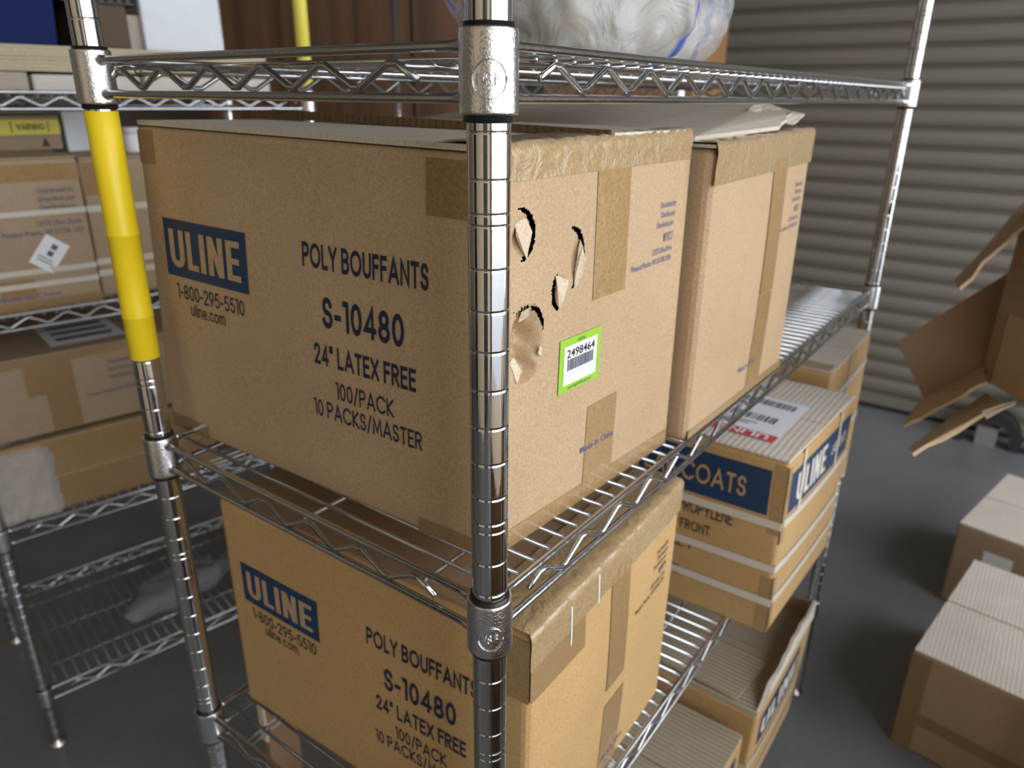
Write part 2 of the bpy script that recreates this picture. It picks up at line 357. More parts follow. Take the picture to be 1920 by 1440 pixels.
# ------------------------------------------------------------------ cartons
FACES = {'front': (0, 1, 5, 4), 'right': (1, 2, 6, 5), 'back': (2, 3, 7, 6), 'left': (3, 0, 4, 7), 'top': (4, 5, 6, 7), 'bottom': (3, 2, 1, 0)}
class Carton:
    """corners: bottom front-left, front-right, back-right, back-left, then the four top ones"""
    def __init__(s, name, label, corners, mat='kraft', bulge=.002, round_=.004, skip=(), top_mat=None, group=None, n=8, flaps=True):
        s.c = [Vector(p) for p in corners]; s.bulge = bulge
        base = sum(s.c[:4], Vector())/4
        s.t = thing(name, label, 'box', base, group or {'printed_carton': 'large printed cartons on the near rack', 'strapped_carton': 'strapped cartons overhanging the near rack', 'taped_carton': 'taped cartons on the left rack', 'floor_carton': 'pale-topped cartons on the floor', 'shade_carton': 'unseen cartons added to shade the floor'}.get(name))
        s.cc = sum(s.c, Vector())/8
        bm = bmesh.new()
        for f in FACES:
            if f in skip: continue
            k = n
            vs_ = [[bm.verts.new(s.p(f, i/k, j/k, 0)) for i in range(k+1)] for j in range(k+1)]
            for j in range(k):
                for i in range(k): bm.faces.new((vs_[j][i], vs_[j][i+1], vs_[j+1][i+1], vs_[j+1][i]))
        bmesh.ops.remove_doubles(bm, verts=bm.verts, dist=.0002)
        s.body = part('body', bm, M[mat], s.t)
        if round_: bevel(s.body, round_)
        if flaps: s.top_flaps(top_mat or mat)
    def p(s, f, u, v, off=0.0):
        a, b_, c, d = [s.c[i] for i in FACES[f]]
        q = (a*(1-u)+b_*u)*(1-v)+(d*(1-u)+c*u)*v
        nrm = ((b_-a).cross(d-a)).normalized()
        k = s.bulge*math.sin(math.pi*min(1, max(0, u)))*math.sin(math.pi*min(1, max(0, v)))
        return q+nrm*(k+off)
    def size(s, f):
        a, b_, c, d = [s.c[i] for i in FACES[f]]; return ((b_-a).length+(c-d).length)/2, ((d-a).length+(c-b_).length)/2
    def quads(s, name, f, qs, mat, off, parent=None, label=None, n=1):
        """qs: quads in face fractions (u, v)"""
        bm = bmesh.new()
        for q in qs:
            for j in range(n):
                for i in range(n):
                    def at(a, b_):
                        x = (q[0][0]*(1-a)+q[1][0]*a)*(1-b_)+(q[3][0]*(1-a)+q[2][0]*a)*b_
                        y = (q[0][1]*(1-a)+q[1][1]*a)*(1-b_)+(q[3][1]*(1-a)+q[2][1]*a)*b_
                        return s.p(f, x, y, off)
                    try: bm.faces.new([bm.verts.new(at(i/n, j/n)), bm.verts.new(at((i+1)/n, j/n)), bm.verts.new(at((i+1)/n, (j+1)/n)), bm.verts.new(at(i/n, (j+1)/n))])
                    except ValueError: pass
        return part(name, bm, M[mat], parent or s.t, label=label, recalc=False)
    def rect(s, name, f, u0, u1, v0, v1, mat, off=.0005, parent=None, label=None, n=6):
        return s.quads(name, f, [[(u0, v0), (u1, v0), (u1, v1), (u0, v1)]], mat, off, parent, label, n)
    def text(s, f, txt, u, v, h, width=None, mat='ink', align='c', w=.18, rot=0, off=.0006, parent=None, name='printed_text', bfont=False, gap=.13):
        """u, v: anchor of the line's middle on the face, in fractions; h and width in metres"""
        W, H = s.size(f)
        if bfont: qs, tw = font_polys(txt, h, width)
        else: qs, tw = text_quads(txt, h, w, gap, width)
        ox = {'c': -tw/2, 'l': 0, 'r': -tw}[align]; ca, sa = math.cos(R(rot)), math.sin(R(rot))
        out = []
        for q in qs:
            o = []
            for a, b_ in q:
                x, y = a+ox, b_-h/2; o.append((u+(x*ca-y*sa)/W, v+(x*sa+y*ca)/H))
            out.append(o)
        bm = bmesh.new()
        for q in out:
            try: bm.faces.new([bm.verts.new(s.p(f, a, b_, off)) for a, b_ in q])
            except ValueError: pass
        return part(name, bm, M[mat], parent or s.t, recalc=False)
    def logo(s, f, u0, u1, v0, v1, bgm='ink_logo', fg=None, pad=(.07, .17), box=True):
        if box: r = s.rect('printed_logo', f, u0, u1, v0, v1, bgm, .0005)
        else: r = None
        du, dv = u1-u0, v1-v0
        qs = [[(u0+du*(pad[0]+(1-2*pad[0])*a), v0+dv*(pad[1]+(1-2*pad[1])*b_)) for a, b_ in q] for q in LOGO]
        return s.quads('logo_lettering', f, qs, fg or 'kraft', .0010, r, None)
    def tape(s, f, u0, u1, v0, v1, mat='tape', off=.0004, n=10):
        return s.rect('tape_strip', f, u0, u1, v0, v1, mat, off, n=n)
    def strap(s, v, hgt=.012, faces=('front', 'right', 'back', 'left'), off=.0012):
        bm = bmesh.new(); k = 8; H = s.size('front')[1]; dv = hgt/H/2
        for f in faces:
            for i in range(k):
                a, b_ = i/k, (i+1)/k
                bm.faces.new([bm.verts.new(s.p(f, *q, off)) for q in ((a, v-dv), (b_, v-dv), (b_, v+dv), (a, v+dv))])
        bmesh.ops.remove_doubles(bm, verts=bm.verts, dist=.003)
        return part('strap', bm, M['strap'], s.t, recalc=False)
    def vstrap(s, u, wid=.010, faces=('right', 'top'), off=.0013, v0=0.0):
        bm = bmesh.new(); k = 8
        for f in faces:
            W, H = s.size(f)
            for i in range(k):
                a, b_ = v0+(1-v0)*i/k, v0+(1-v0)*(i+1)/k
                if f == 'top': q4 = ((a, u-wid/H/2), (b_, u-wid/H/2), (b_, u+wid/H/2), (a, u+wid/H/2))
                else: q4 = ((u-wid/W/2, a), (u+wid/W/2, a), (u+wid/W/2, b_), (u-wid/W/2, b_))
                bm.faces.new([bm.verts.new(s.p(f, *q, off)) for q in q4])
        return part('strap', bm, M['strap'], s.t, recalc=False)
    def top_flaps(s, mat, along='x', gap=.006):
        """two outer flaps lying on the top, meeting at a seam"""
        k = 6
        for a0, a1 in ((0.004, .5-gap), (.5+gap, .996)):
            bm = bmesh.new()
            box = [[[bm.verts.new(s.p('top', .004+.992*i/k, a0+(a1-a0)*j/2, o)) for i in range(k+1)] for j in range(3)] for o in (.0002, .0032)]
            for j in range(2):
                for i in range(k):
                    bm.faces.new((box[1][j][i], box[1][j][i+1], box[1][j+1][i+1], box[1][j+1][i]))
            for i in range(k):
                bm.faces.new((box[0][0][i], box[0][0][i+1], box[1][0][i+1], box[1][0][i])); bm.faces.new((box[0][2][i+1], box[0][2][i], box[1][2][i], box[1][2][i+1]))
            for j in range(2):
                bm.faces.new((box[0][j+1][0], box[0][j][0], box[1][j][0], box[1][j+1][0])); bm.faces.new((box[0][j][k], box[0][j+1][k], box[1][j+1][k], box[1][j][k]))
            part('top_flap', bm, M[mat], s.t)
def box_corners(x0, x1, y0, y1, z0, z1, yaw=0, pivot=None):
    c = [Vector(p) for p in ((x0, y0, z0), (x1, y0, z0), (x1, y1, z0), (x0, y1, z0), (x0, y0, z1), (x1, y0, z1), (x1, y1, z1), (x0, y1, z1))]
    if yaw:
        pv = Vector(pivot) if pivot is not None else Vector((x0, y0, 0)); m_ = Matrix.Rotation(R(yaw), 3, 'Z')
        c = [m_ @ (p-pv)+pv for p in c]
    return c
_fc = {}
def font_polys(txt, h, width=None):
    """small print set in the built-in face; polygons in metres, origin bottom left"""
    if txt not in _fc:
        cu = bpy.data.curves.new('t', 'FONT'); cu.body = txt; cu.size = 1; cu.resolution_u = 2; cu.offset = .012
        o = bpy.data.objects.new('t', cu); COL.objects.link(o)
        dg = bpy.context.evaluated_depsgraph_get(); me = bpy.data.meshes.new_from_object(o.evaluated_get(dg))
        _fc[txt] = [[(me.vertices[i].co.x, me.vertices[i].co.y) for i in p.vertices] for p in me.polygons]
        bpy.data.objects.remove(o); bpy.data.curves.remove(cu); bpy.data.meshes.remove(me)
    ps = _fc[txt]; xs = [a for p in ps for a, _ in p]; x0, x1 = min(xs), max(xs)
    k = h/.73; kx = width/(x1-x0) if width else k
    return [[((a-x0)*kx, b_*k) for a, b_ in p] for p in ps], (x1-x0)*kx

# ------------------------------------------------------------------ the setting
def struct(name, bm, mat): 
    o = part(name, bm, M[mat], None); o['kind'] = 'structure'; return o
bm = bmesh.new(); box_bm(bm, (-4.2, -6.5, FLOOR-.1), (7, 3.6, FLOOR)); struct('floor', bm, 'floor')
bm = bmesh.new(); box_bm(bm, (-3.4, -2.5, 2.3), (2.6, 3.6, 2.4)); struct('ceiling', bm, 'ceil')
bm = bmesh.new(); box_bm(bm, (-3.4, 3.40, FLOOR), (2.6, 3.5, 2.3)); struct('wall_back', bm, 'wall')
bm = bmesh.new(); box_bm(bm, (-3.4, -2.5, FLOOR), (-3.3, 3.40, 2.3)); struct('wall_left', bm, 'wall')
bm = bmesh.new()
box_bm(bm, (2.5, -2.5, FLOOR), (2.6, DOOR_R['y0'], 2.3)); box_bm(bm, (2.5, DOOR_R['y1'], FLOOR), (2.6, 3.40, 2.3)); box_bm(bm, (2.5, DOOR_R['y0'], DOOR_R['z1']), (2.6, DOOR_R['y1'], 2.3))
struct('wall_right', bm, 'wall')
bm = bmesh.new(); box_bm(bm, (-3.3, -2.5, FLOOR), (2.5, -2.4, 2.3)); struct('wall_front', bm, 'wall_warm')
for nm_, xa, xb in (('reflection_panel_1', .45, 1.45), ('reflection_panel_2', -2.3, -1.35)):      # unseen dark panels added behind the camera to darken the chrome reflections
    bm = bmesh.new(); box_bm(bm, (xa, -2.40, FLOOR), (xb, -2.36, .85)); struct(nm_, bm, 'steel_dark')
# roller shutter of curved interlocking slats
SH_Y = 3.24; PITCH = .0775
sh = thing('door_1', 'bronze grey steel roller shutter of curved horizontal slats behind the rack', 'shutter', (-.3, SH_Y, FLOOR)); sh['kind'] = 'structure'
x0, x1 = -2.3, 1.9
prof = [(-.000, -.004), (.006, .004), (-.014, .012), (-.020, .026), (-.022, .040), (-.020, .054), (-.014, .066), (.004, .0735)]
bm = bmesh.new()
rows = [[bm.verts.new((x, SH_Y+a, z)) for a, z in prof] for x in (x0, x1)]
back = [[bm.verts.new((x, SH_Y+a+.0015, z)) for a, z in prof] for x in (x0, x1)]
for k in range(len(prof)-1):
    bm.faces.new((rows[0][k], rows[1][k], rows[1][k+1], rows[0][k+1])); bm.faces.new((back[0][k+1], back[1][k+1], back[1][k], back[0][k]))
slat_me = to_mesh(bm, 'slat', M['shutter'])
for k in range(44):
    o = link('slat', slat_me, sh); o.location.z = FLOOR+.075+k*PITCH
bm = bmesh.new(); box_bm(bm, (x0, SH_Y-.02, FLOOR+.012), (x1, SH_Y+.02, FLOOR+.072)); part('bottom_bar', bm, M['shutter'], sh)
bm = bmesh.new(); box_bm(bm, (x0, SH_Y-.025, FLOOR), (x1, SH_Y+.015, FLOOR+.02)); part('bottom_seal', bm, M['shutter_dark'], sh)
for xx in (x0-.04, x1): 
    bm = bmesh.new(); box_bm(bm, (xx, SH_Y-.05, FLOOR), (xx+.05, SH_Y+.05, 2.2)); part('guide_rail', bm, M['shutter'], sh)

# ------------------------------------------------------------------ wire shelf racks
RAIL_B = .0137; RAIL_R = .0031; TRUSS_R = .0024; WIRE_R = .0019
def deck_z(z): return z+RAIL_B-.0055+WIRE_R
def post_mesh(H):
    prof = [(.0118, 0), (.0127, .002), (.0127, .004)]; z = .024; k = 0
    while z < H-.02:
        g = [z] if k % 8 else [z, z+.0065]
        for q in g: prof += [(.0127, q-.0016), (.0127, q-.0008), (.0123, q-.0003), (.0123, q+.0003), (.0127, q+.0008), (.0127, q+.0016)]
        z += .0255; k += 1
    prof += [(.0127, H-.003), (.0115, H)]
    bm = bmesh.new(); lathe_bm(bm, prof, 32); return to_mesh(bm, 'post', M['post'], True)
def zig(n0, n1, ph, pitch, zt, zb):
    """points (along, z) of a truss wire between the rails, peaks at ph + k*pitch"""
    pk = []; k = math.floor((n0-ph)/pitch)
    while ph+k*pitch < n1+pitch:
        for a, z in ((ph+k*pitch, zt), (ph+(k+.5)*pitch, zb)):
            if n0 <= a <= n1: pk.append((a, z))
        k += 1
    def cut(a):
        f = ((a-ph)/pitch) % 1; f = 1-abs(2*f-1) if True else f
        return (a, zt+(zb-zt)*f)
    pk = [cut(n0)]+pk+[cut(n1)]
    out = []
    for i, p in enumerate(pk):
        if 0 < i < len(pk)-1:
            for q in (pk[i-1], pk[i+1]):
                d = math.hypot(q[0]-p[0], q[1]-p[1]); t = min(.4, .004/d) if d > 0 else 0
                out.append((p[0]+(q[0]-p[0])*t, p[1]+(q[1]-p[1])*t))
        else: out.append(p)
    return out
def rack(name, label, W, Ln, H, zs, loc, yaw, group, sup):
    """local frame: posts at (0,0), (-W,0), (-W,L), (0,L); zs = collar heights above the floor"""
    t = thing(name, label, 'shelf rack', (0, 0, 0), group)
    corners = [(0, 0), (-W, 0), (-W, Ln), (0, Ln)]
    pm = post_mesh(H-.02)
    bmf = bmesh.new(); lathe_bm(bmf, [(.004, 0), (.017, 0), (.017, .008), (.006, .012), (.006, .022)], 20); fm = to_mesh(bmf, 'levelling_foot', M['cast'], True)
    bmc = bmesh.new(); lathe_bm(bmc, [(.0129, 0), (.0129, .004), (.009, .008), (.002, .009)], 20); cm = to_mesh(bmc, 'post_cap', M['plastic_black'], True)
    for c in corners:
        o = link('post', pm, t); o.location = (c[0], c[1], .02)
        f = link('levelling_foot', fm, o); f.location.z = -.02
        f = link('post_cap', cm, o); f.location.z = H-.021
    # collars
    bmk = bmesh.new(); lathe_bm(bmk, [(.0142, .0215), (.0156, .0220), (.0161, .0212), (.0163, .0195), (.0168, -.0190), (.0168, -.0208), (.0164, -.0218), (.0148, -.022)], 40, close=False)
    km = to_mesh(bmk, 'corner_collar', M['cast'], True)
    bmi = bmesh.new(); lathe_bm(bmi, [(.0128, .0245), (.0141, .0245), (.0146, -.0255), (.0128, -.0262)], 32, close=False)
    im = to_mesh(bmi, 'plastic_sleeve', M['plastic_black'], True)
    bmw = bmesh.new(); tube_bm(bmw, [(0, -W+.001, 0), (0, -.001, 0)], WIRE_R, 6); 
    for v in bmw.verts: v.co = Vector((v.co.y, v.co.x, v.co.z))
    wm = to_mesh(bmw, 'deck_wire', M['chrome'], True)
    bms = bmesh.new(); tube_bm(bms, [(0, .002, 0), (0, Ln-.002, 0)], .0021, 6); sm = to_mesh(bms, 'support_wire', M['chrome'], True)
    for z in zs:
        bm = bmesh.new()
        for s in (1, -1):
            zz = z+s*RAIL_B
            for a, b_ in ((0, 1), (1, 2), (2, 3), (3, 0)):
                A = Vector((*corners[a], zz)); B = Vector((*corners[b_], zz)); d = (B-A).normalized()
                tube_bm(bm, [A+d*.015, A+d*.0185, A+d*.027, B-d*.027, B-d*.0185, B-d*.015], [.0052, .0044, RAIL_R, RAIL_R, .0044, .0052], 12)
        fr = part('shelf_frame', bm, M['chrome'], t, True)
        zt, zb = z+RAIL_B-.0066, z-RAIL_B+.0040
        for (axis, c) in (('x', 0), ('x', Ln), ('y', 0), ('y', -W)):
            bm = bmesh.new()
            if axis == 'x': pts = [(-a, c, q) for a, q in zig(.053, W-.034, .0736, .0638, zt, zb)]
            else: pts = [(c, a, q) for a, q in zig(.049, Ln-.045, .0665, .0625, zt, zb)]
            tube_bm(bm, pts, TRUSS_R, 8); part('truss_wire', bm, M['chrome'], fr, True)
        for c in corners:
            o = link('corner_collar', km, fr); o.location = (*c, z)
            o = link('plastic_sleeve', im, fr); o.location = (*c, z)
        y = .0265
        while y < Ln-.02:
            o = link('deck_wire', wm, fr); o.location = (0, y, z+RAIL_B-.0055); y += .0215
        for x in sup:
            o = link('support_wire', sm, fr); o.location = (-x*W, 0, z+RAIL_B-.0055-WIRE_R-.0021)
    t.location = loc; t.rotation_euler.z = yaw
    return t, corners
def sleeve(t, c, z0, z1, mat, r=.0134, name='yellow_tape_sleeve', laps=()):
    prof = [(r-.0004, z0), (r, z0+.0004)]
    for q in laps: prof += [(r, q-.0006), (r+.0006, q), (r+.0004, q+.002), (r, q+.012)]
    prof += [(r, z1-.0004), (r-.0004, z1)]
    bm = bmesh.new(); lathe_bm(bm, prof, 32, c, close=False); o = part(name, bm, M[mat], t, True)
    o.matrix_parent_inverse = Matrix.Identity(4); o['label'] = 'yellow tape wrapped around the post'; return o
W_, L_ = .43808, 1.19295
ZS = [1.35-1.10, 1.35-.73364, 1.35-.36623, 1.35]
main, mc = rack('wire_shelf_rack', 'near chrome wire shelf rack holding the large printed cartons', W_, L_, 1.86, ZS, (0, 0, FLOOR), 0, 'chrome wire shelf racks', (.83, .85, .48, .15))
sleeve(main, (-W_, 0), 1.35-.2585, 1.35-.0275, 'yellow', .0140, laps=(1.35-.216, 1.35-.137))
# embossed maker's circle on the near collars
for z in (1.35, 1.35-.36623):
    bm = bmesh.new(); az0 = R(-50); rr = .01715
    def cyl(a, h, r=rr): return (r*math.cos(az0+a/rr), r*math.sin(az0+a/rr), z-.004+h)
    tube_bm(bm, [cyl(.0098*math.cos(R(q)), .0098*math.sin(R(q))) for q in range(0, 361, 12)], .00035, 5)
    for ch, ox in (('N', -.0072), ('S', -.0022), ('F', .0030)):
        gw, st = G[ch]
        for s_ in st: tube_bm(bm, [cyl(ox+a*.0062, -.003+b_*.0062) for a, b_ in s_], .0003, 5)
    o = part('embossed_mark', bm, M['cast'], main, True); o.matrix_parent_inverse = Matrix.Identity(4)
# left rack
U = Vector((.197, .98, 0)).normalized(); V = Vector((-U.y, U.x, 0)); Q = Vector((-1.252, .055, FLOOR)); LYAW = math.atan2(-.197, .98)
LZ = [1.35-1.215, 1.35-.825, 1.35-.4065, 1.35-.0265]
lrack, lc = rack('wire_shelf_rack', 'chrome wire shelf rack at the left edge with an empty bottom shelf', .438, .73, 1.86, LZ, Q, LYAW, 'chrome wire shelf racks', (.8, .5, .2))
sleeve(lrack, (0, .73), 1.35+.005, 1.35+.44, 'yellow_pale', .0145)
def LR(s, t, z): return Q*1 + U*s + V*t + Vector((0, 0, z-FLOOR))
def left_box(s0, s1, t0, t1, z0, z1):
    f = lambda s, t, z: LR(s, t, z)
    # front face looks to the camera side (-V); its left end is s0
    return [f(s0, t0, z0), f(s1, t0, z0), f(s1, t1, z0), f(s0, t1, z0), f(s0, t0, z1), f(s1, t0, z1), f(s1, t1, z1), f(s0, t1, z1)]

# ------------------------------------------------------------------ big cartons on the near rack
D2, D3, D4 = deck_z(-.36623)+.0003, deck_z(-.73364)+.0003, deck_z(-1.10)+.0003
def uline_front(b):
    b.logo('front', .068, .372, .565, .742)
    b.text('front', '1-800-295-5510', .225, .518, .0150, .108, 'ink_dark', w=.13)
    b.text('front', 'uline.com', .212, .4660, .0135, .056, 'ink_dark', w=.12)
    b.text('front', 'POLY BOUFFANTS', .706, .7175, .0205, .136, 'ink')
    b.text('front', 'S-10480', .702, .5700, .0270, .090, 'ink')
    b.text('front', '24" LATEX FREE', .700, .4470, .0195, .114, 'ink')
    b.text('front', '100/PACK', .700, .3500, .0165, .066, 'ink', w=.14)
    b.text('front', '10 PACKS/MASTER', .700, .2800, .0165, .124, 'ink', w=.14)
def small_print(b, ur=.955, top=.715, f='right', mat='ink_light', k=1.0, off=.0006):
    H = b.size(f)[1]
    for i, (tx, w_, dv) in enumerate((('Distributed by', .030, 0), ('Distribue par', .028, .028), ('Distribuido por', .033, .056), ('12575 Uline Drive', .038, .131), ('Pleasant Prairie, WI 53158, USA', .075, .160))):
        b.text(f, tx, ur-(.008 if i > 1 else 0), top-dv, .0054*k, w_*k, mat, 'r', bfont=True, off=off)
    W = b.size(f)[0]
    b.logo(f, ur-.008-.018*k/W, ur-.008, top-.108, top-.084, bgm=mat, fg='kraft')
def drape(b, y0, y1, drop, back, mat='tape_wr', lift=.0062, seed=0, n=44):
    """wide tape folded over the top edge of the right side, crumpled at the fold"""
    bm = bmesh.new(); rows = []; Hh = b.size('right')[1]; Wt = b.size('top')[0]
    for i in range(n+1):
        u = y0+(y1-y0)*i/n; r = []
        cn = b.p('right', u, 1, 0); dn = b.p('right', u, 1-drop(u)/Hh, 0); tp = b.p('top', 1-back/Wt, u, 0)
        out = (b.p('right', u, .5, 1)-b.p('right', u, .5, 0))
        for k, (p, o, z) in enumerate(((dn, .0009, 0), (dn.lerp(cn, .5), .0010, 0), (dn.lerp(cn, .88), .0016, 0), (cn, .0013, lift*.35), (cn, -.0015, lift), (cn.lerp(tp, .2), 0, lift+.0008), (cn.lerp(tp, .6), 0, lift+.0004), (tp, 0, lift))):
            w = .0011*noise.noise(Vector((u*40+seed, k*.9, 1)))*(1.6 if 2 <= k <= 5 else .5)
            r.append(bm.verts.new(p+out*(o+max(-.0006, w)*(1 if k < 5 else 0))+Vector((0, 0, z+(w if k >= 3 else 0)))))
        rows.append(r)
    for a, c in zip(rows, rows[1:]):
        for k in range(7): bm.faces.new((a[k], c[k], c[k+1], a[k+1]))
    return part('folded_tape', bm, M[mat], b.t, True, 'crumpled clear brown tape folded over the edge')
# main carton with torn side
mc_ = [(-.478, .036, D2), (-.036, .046, D2), (-.020, .328, D2), (-.470, .320, D2), (-.440, .030, -.0405), (-.026, .040, -.0470), (-.020, .326, -.0445), (-.440, .318, -.044)]
mb = Carton('printed_carton', 'large brown carton with torn holes, lime sticker and POLY BOUFFANTS print on middle shelf', mc_, 'kraft', .003, .005, skip=('right',), flaps=False, n=14)
uline_front(mb)
RP = Carton.__new__(Carton); RP.c = mb.c; RP.bulge = .002; RP.t = mb.t
# side panel: fine grid with real dents and rips
W, H = RP.size('right')
def uv_of(px, pz): return px, pz
rip = []
def crescent(cu, cv, ru, rv, a0, a1, wmax): rip.append((cu, cv, ru, rv, R(a0), R(a1), wmax))
# positions on the panel in metres from its lower left corner (y along, z up)
def yz(y, z): return y-.043, z-D2
crescent(*yz(.066, -.1010), .0190, .0195, -70, 88, .0028)
crescent(*yz(.132, -.1265), .0170, .0235, -80, 88, .0030)
crescent(*yz(.1205, -.1480), .0085, .0145, 118, 268, .0026)
CR = yz(.0800, -.1820)          # crater centre
crescent(CR[0]+.001, CR[1], .0205, .029, 12, 72, .0018)
def hole(u, v):
    for cu, cv, ru, rv, a0, a1, wm in rip:
        dx, dy = (u-cu)/ru, (v-cv)/rv; r = math.hypot(dx, dy); a = math.atan2(dy, dx)
        if a < a0-1e-6 and a+2*math.pi <= a1: a += 2*math.pi
        if a0 <= a <= a1:
            k = math.sin(math.pi*(a-a0)/(a1-a0))**.6
            wj = wm*k*(1+.5*noise.noise(Vector((u*700, v*700, 0))))/min(ru, rv)
            if abs(r-1) < wj: return True
    dx, dy = u-CR[0]+.001, v-(CR[1]+.0255)
    if math.hypot(dx/.0105, dy/.0042) < 1+.9*noise.noise(Vector((u*400, v*400, 3))) and noise.noise(Vector((u*500, v*500, 9))) > -.15: return True
    return False
def dent(u, v):
    d = 0
    r = math.hypot((u-CR[0])/.0205, (v-CR[1])/.0300)
    if r < 1.25:
        s_ = max(0, 1-r/1.08); s_ = s_*s_*(3-2*s_)
        d -= .022*s_*(1+.35*noise.noise(Vector((u*120, v*90, 0))))+.0024*s_*noise.noise(Vector((u*500, v*500, 5)))
    # scooped rim at the bottom of the crater
    r = math.hypot((u-CR[0]-.001)/.014, (v-CR[1]+.0225)/.010)
    if r < 1: d -= .008*min(1, (1-r)*2.2)
    for (cu, cv, ru, rv, depth) in ((rip[0][0]+.006, rip[0][1]-.003, .014, .019, .007), (rip[1][0]+.010, rip[1][1]-.004, .010, .024, .005), (rip[2][0]+.001, rip[2][1]-.002, .009, .015, .005)):
        r = math.hypot((u-cu)/ru, (v-cv)/rv)
        if r < 1: s_ = 1-r; d -= depth*s_*s_*(3-2*s_)
    return d
bm = bmesh.new(); nu, nv = 250, 270; grid = {}
def pv(i, j):
    if (i, j) not in grid:
        u, v = i/nu, j/nv; grid[i, j] = bm.verts.new(RP.p('right', u, v, dent(u*W, v*H)))
    return grid[i, j]
for j in range(nv):
    for i in range(nu):
        if hole((i+.5)/nu*W, (j+.5)/nv*H): continue
        bm.faces.new((pv(i, j), pv(i+1, j), pv(i+1, j+1), pv(i, j+1)))
part('torn_side_panel', bm, M['kraft'], mb.t, True, 'brown side panel with punched and torn holes')
# curled paper lips at the rips
def lip(y, z, pts, seed):
    pts3 = [RP.p('right', (yz(y+a, z)[0])/W, (yz(y, z+b_)[1])/H, c) for a, b_, c in pts]
    slab('torn_paper', pts3, .0007, M['kraft_torn'], mb.t, 'torn paper lip', cuts=2, rough=.0006, seed=seed)
lip(.1205, -.1480, [(-.0075, .0120, .0004), (.0085, .0060, .0012), (.0030, -.0050, .0032), (-.0030, -.0140, .0016)], 1)
lip(.1480, -.1300, [(-.004, .017, .0004), (.001, .002, .0030), (-.003, -.012, .0026), (-.010, -.020, .0008), (-.0055, -.004, -.0020)], 2)
lip(.0790, -.1000, [(-.014, .009, -.0015), (-.002, .012, -.0010), (.003, .001, .0012), (-.002, -.018, .0010), (-.007, -.006, -.0030)], 3)
lip(.0720, -.2020, [(-.006, .007, -.004), (.001, .010, -.006), (.004, .000, .000), (-.003, -.008, .0016)], 4)
lip(.0800, -.1590, [(-.007, .003, .0003), (.003, .005, .0010), (.006, -.004, -.004), (-.004, -.006, -.005)], 5)
lip(.0965, -.1900, [(-.001, .004, .0004), (.002, .001, .0010), (.0015, -.006, .0005), (-.002, -.003, .0002)], 6)
# tapes, sticker, small print on the side
mb.c = RP.c
def rrect(name, y0, y1, z0, z1, mat, off=.0005, parent=None, label=None, n=8, yskew=0):
    a, b0 = yz(y0, z0); c, d = yz(y1, z1)
    return mb.quads(name, 'right', [[(a/W, b0/H), ((c)/W, b0/H), ((c+yskew)/W, d/H), ((a+yskew)/W, d/H)]], mat, off, parent, label, n)
RP.bulge = .002; mb.bulge = .002
rrect('tape_strip', .1660, .2170, -.1660, -.0520, 'tape', .0006, n=16); rrect('tape_strip', .1690, .2170, -.3555, -.2620, 'tape', .0006, n=12)
rrect('tape_strip', .046, .327, -.3560, -.3380, 'tape', .0004)
st = rrect('lime_sticker', .1225, .1815, -.2370, -.1905, 'lime', .0009, label='lime green lot sticker with barcode')
def onst(y0, y1, z0, z1, mat, off, nm='label_print'):
    return rrect(nm, y0, y1, z0, z1, mat, off, st, n=1)
onst(.1285, .1755, -.2305, -.1970, 'paper', .0012, 'white_panel')
rnd = random.Random(3); y = .1330
while y < .1705:
    w_ = rnd.choice((.0007, .0011, .0017)); onst(y, y+w_, -.2185, -.2085, 'grey_print', .0015, 'barcode_bar'); y += w_+rnd.choice((.0007, .0010))
onst(.1285, .1755, -.2216, -.2213, 'grey_print', .0015, 'printed_line')
def uvr(y, z): a, b_ = yz(y, z); return a/W, b_/H
u_, v_ = uvr(.1520, -.2035); mb.text('right', '2498464', u_, v_, .0075, .0400, 'black', off=.0015, parent=st, bfont=True)
u_, v_ = uvr(.1520, -.1944); mb.text('right', 'LOT #', u_, v_, .0028, .0095, 'black', off=.0015, parent=st, bfont=True)
u_, v_ = uvr(.1520, -.2335); mb.text('right', 'www.TagsRUs-Movers.com', u_, v_, .0024, .034, 'grey_print', off=.0015, parent=st, bfont=True)
small_print(mb, .920, .820, off=.0008)
u_, v_ = uvr(.1890, -.3020); mb.text('right', 'Made In China', u_, v_, .0062, .054, 'ink_light', bfont=True, off=.0010)
# tape on the front and top edges
for a in ((.86, .995, .86, .985), (.005, .065, .895, .99), (.005, .16, .0, .055), (.83, .99, .0, .045)): mb.tape('front', *a, mat='tape_dull')
drape(mb, .01, .995, lambda u: .0175+.002*u, .05, seed=1)
# top: front flap lies flat, rear flap stands a little proud and shows its fluted edge
def flapq(b, q0, q1, q2, q3, nm='top_flap', mat='kraft_lit_top', th=.004):
    return slab(nm, [q0, q1, q2, q3], th, M[mat], b.t)
T = lambda u, v, o: mb.p('top', u, v, o)
flapq(mb, T(.004, .004, .003), T(.996, .004, .003), T(.996, .47, .003), T(.004, .47, .003))
flapq(mb, T(.004, .52, .011), T(.996, .52, .006), T(.996, .996, .004), T(.004, .996, .004), mat='kraft_lit_top')
slab('cut_edge', [T(.01, .515, .006), T(.99, .515, .0035), T(.99, .517, .010), T(.01, .517, .0155)], .001, M['kraft_edge'], mb.t, 'dark fluted cut edge')

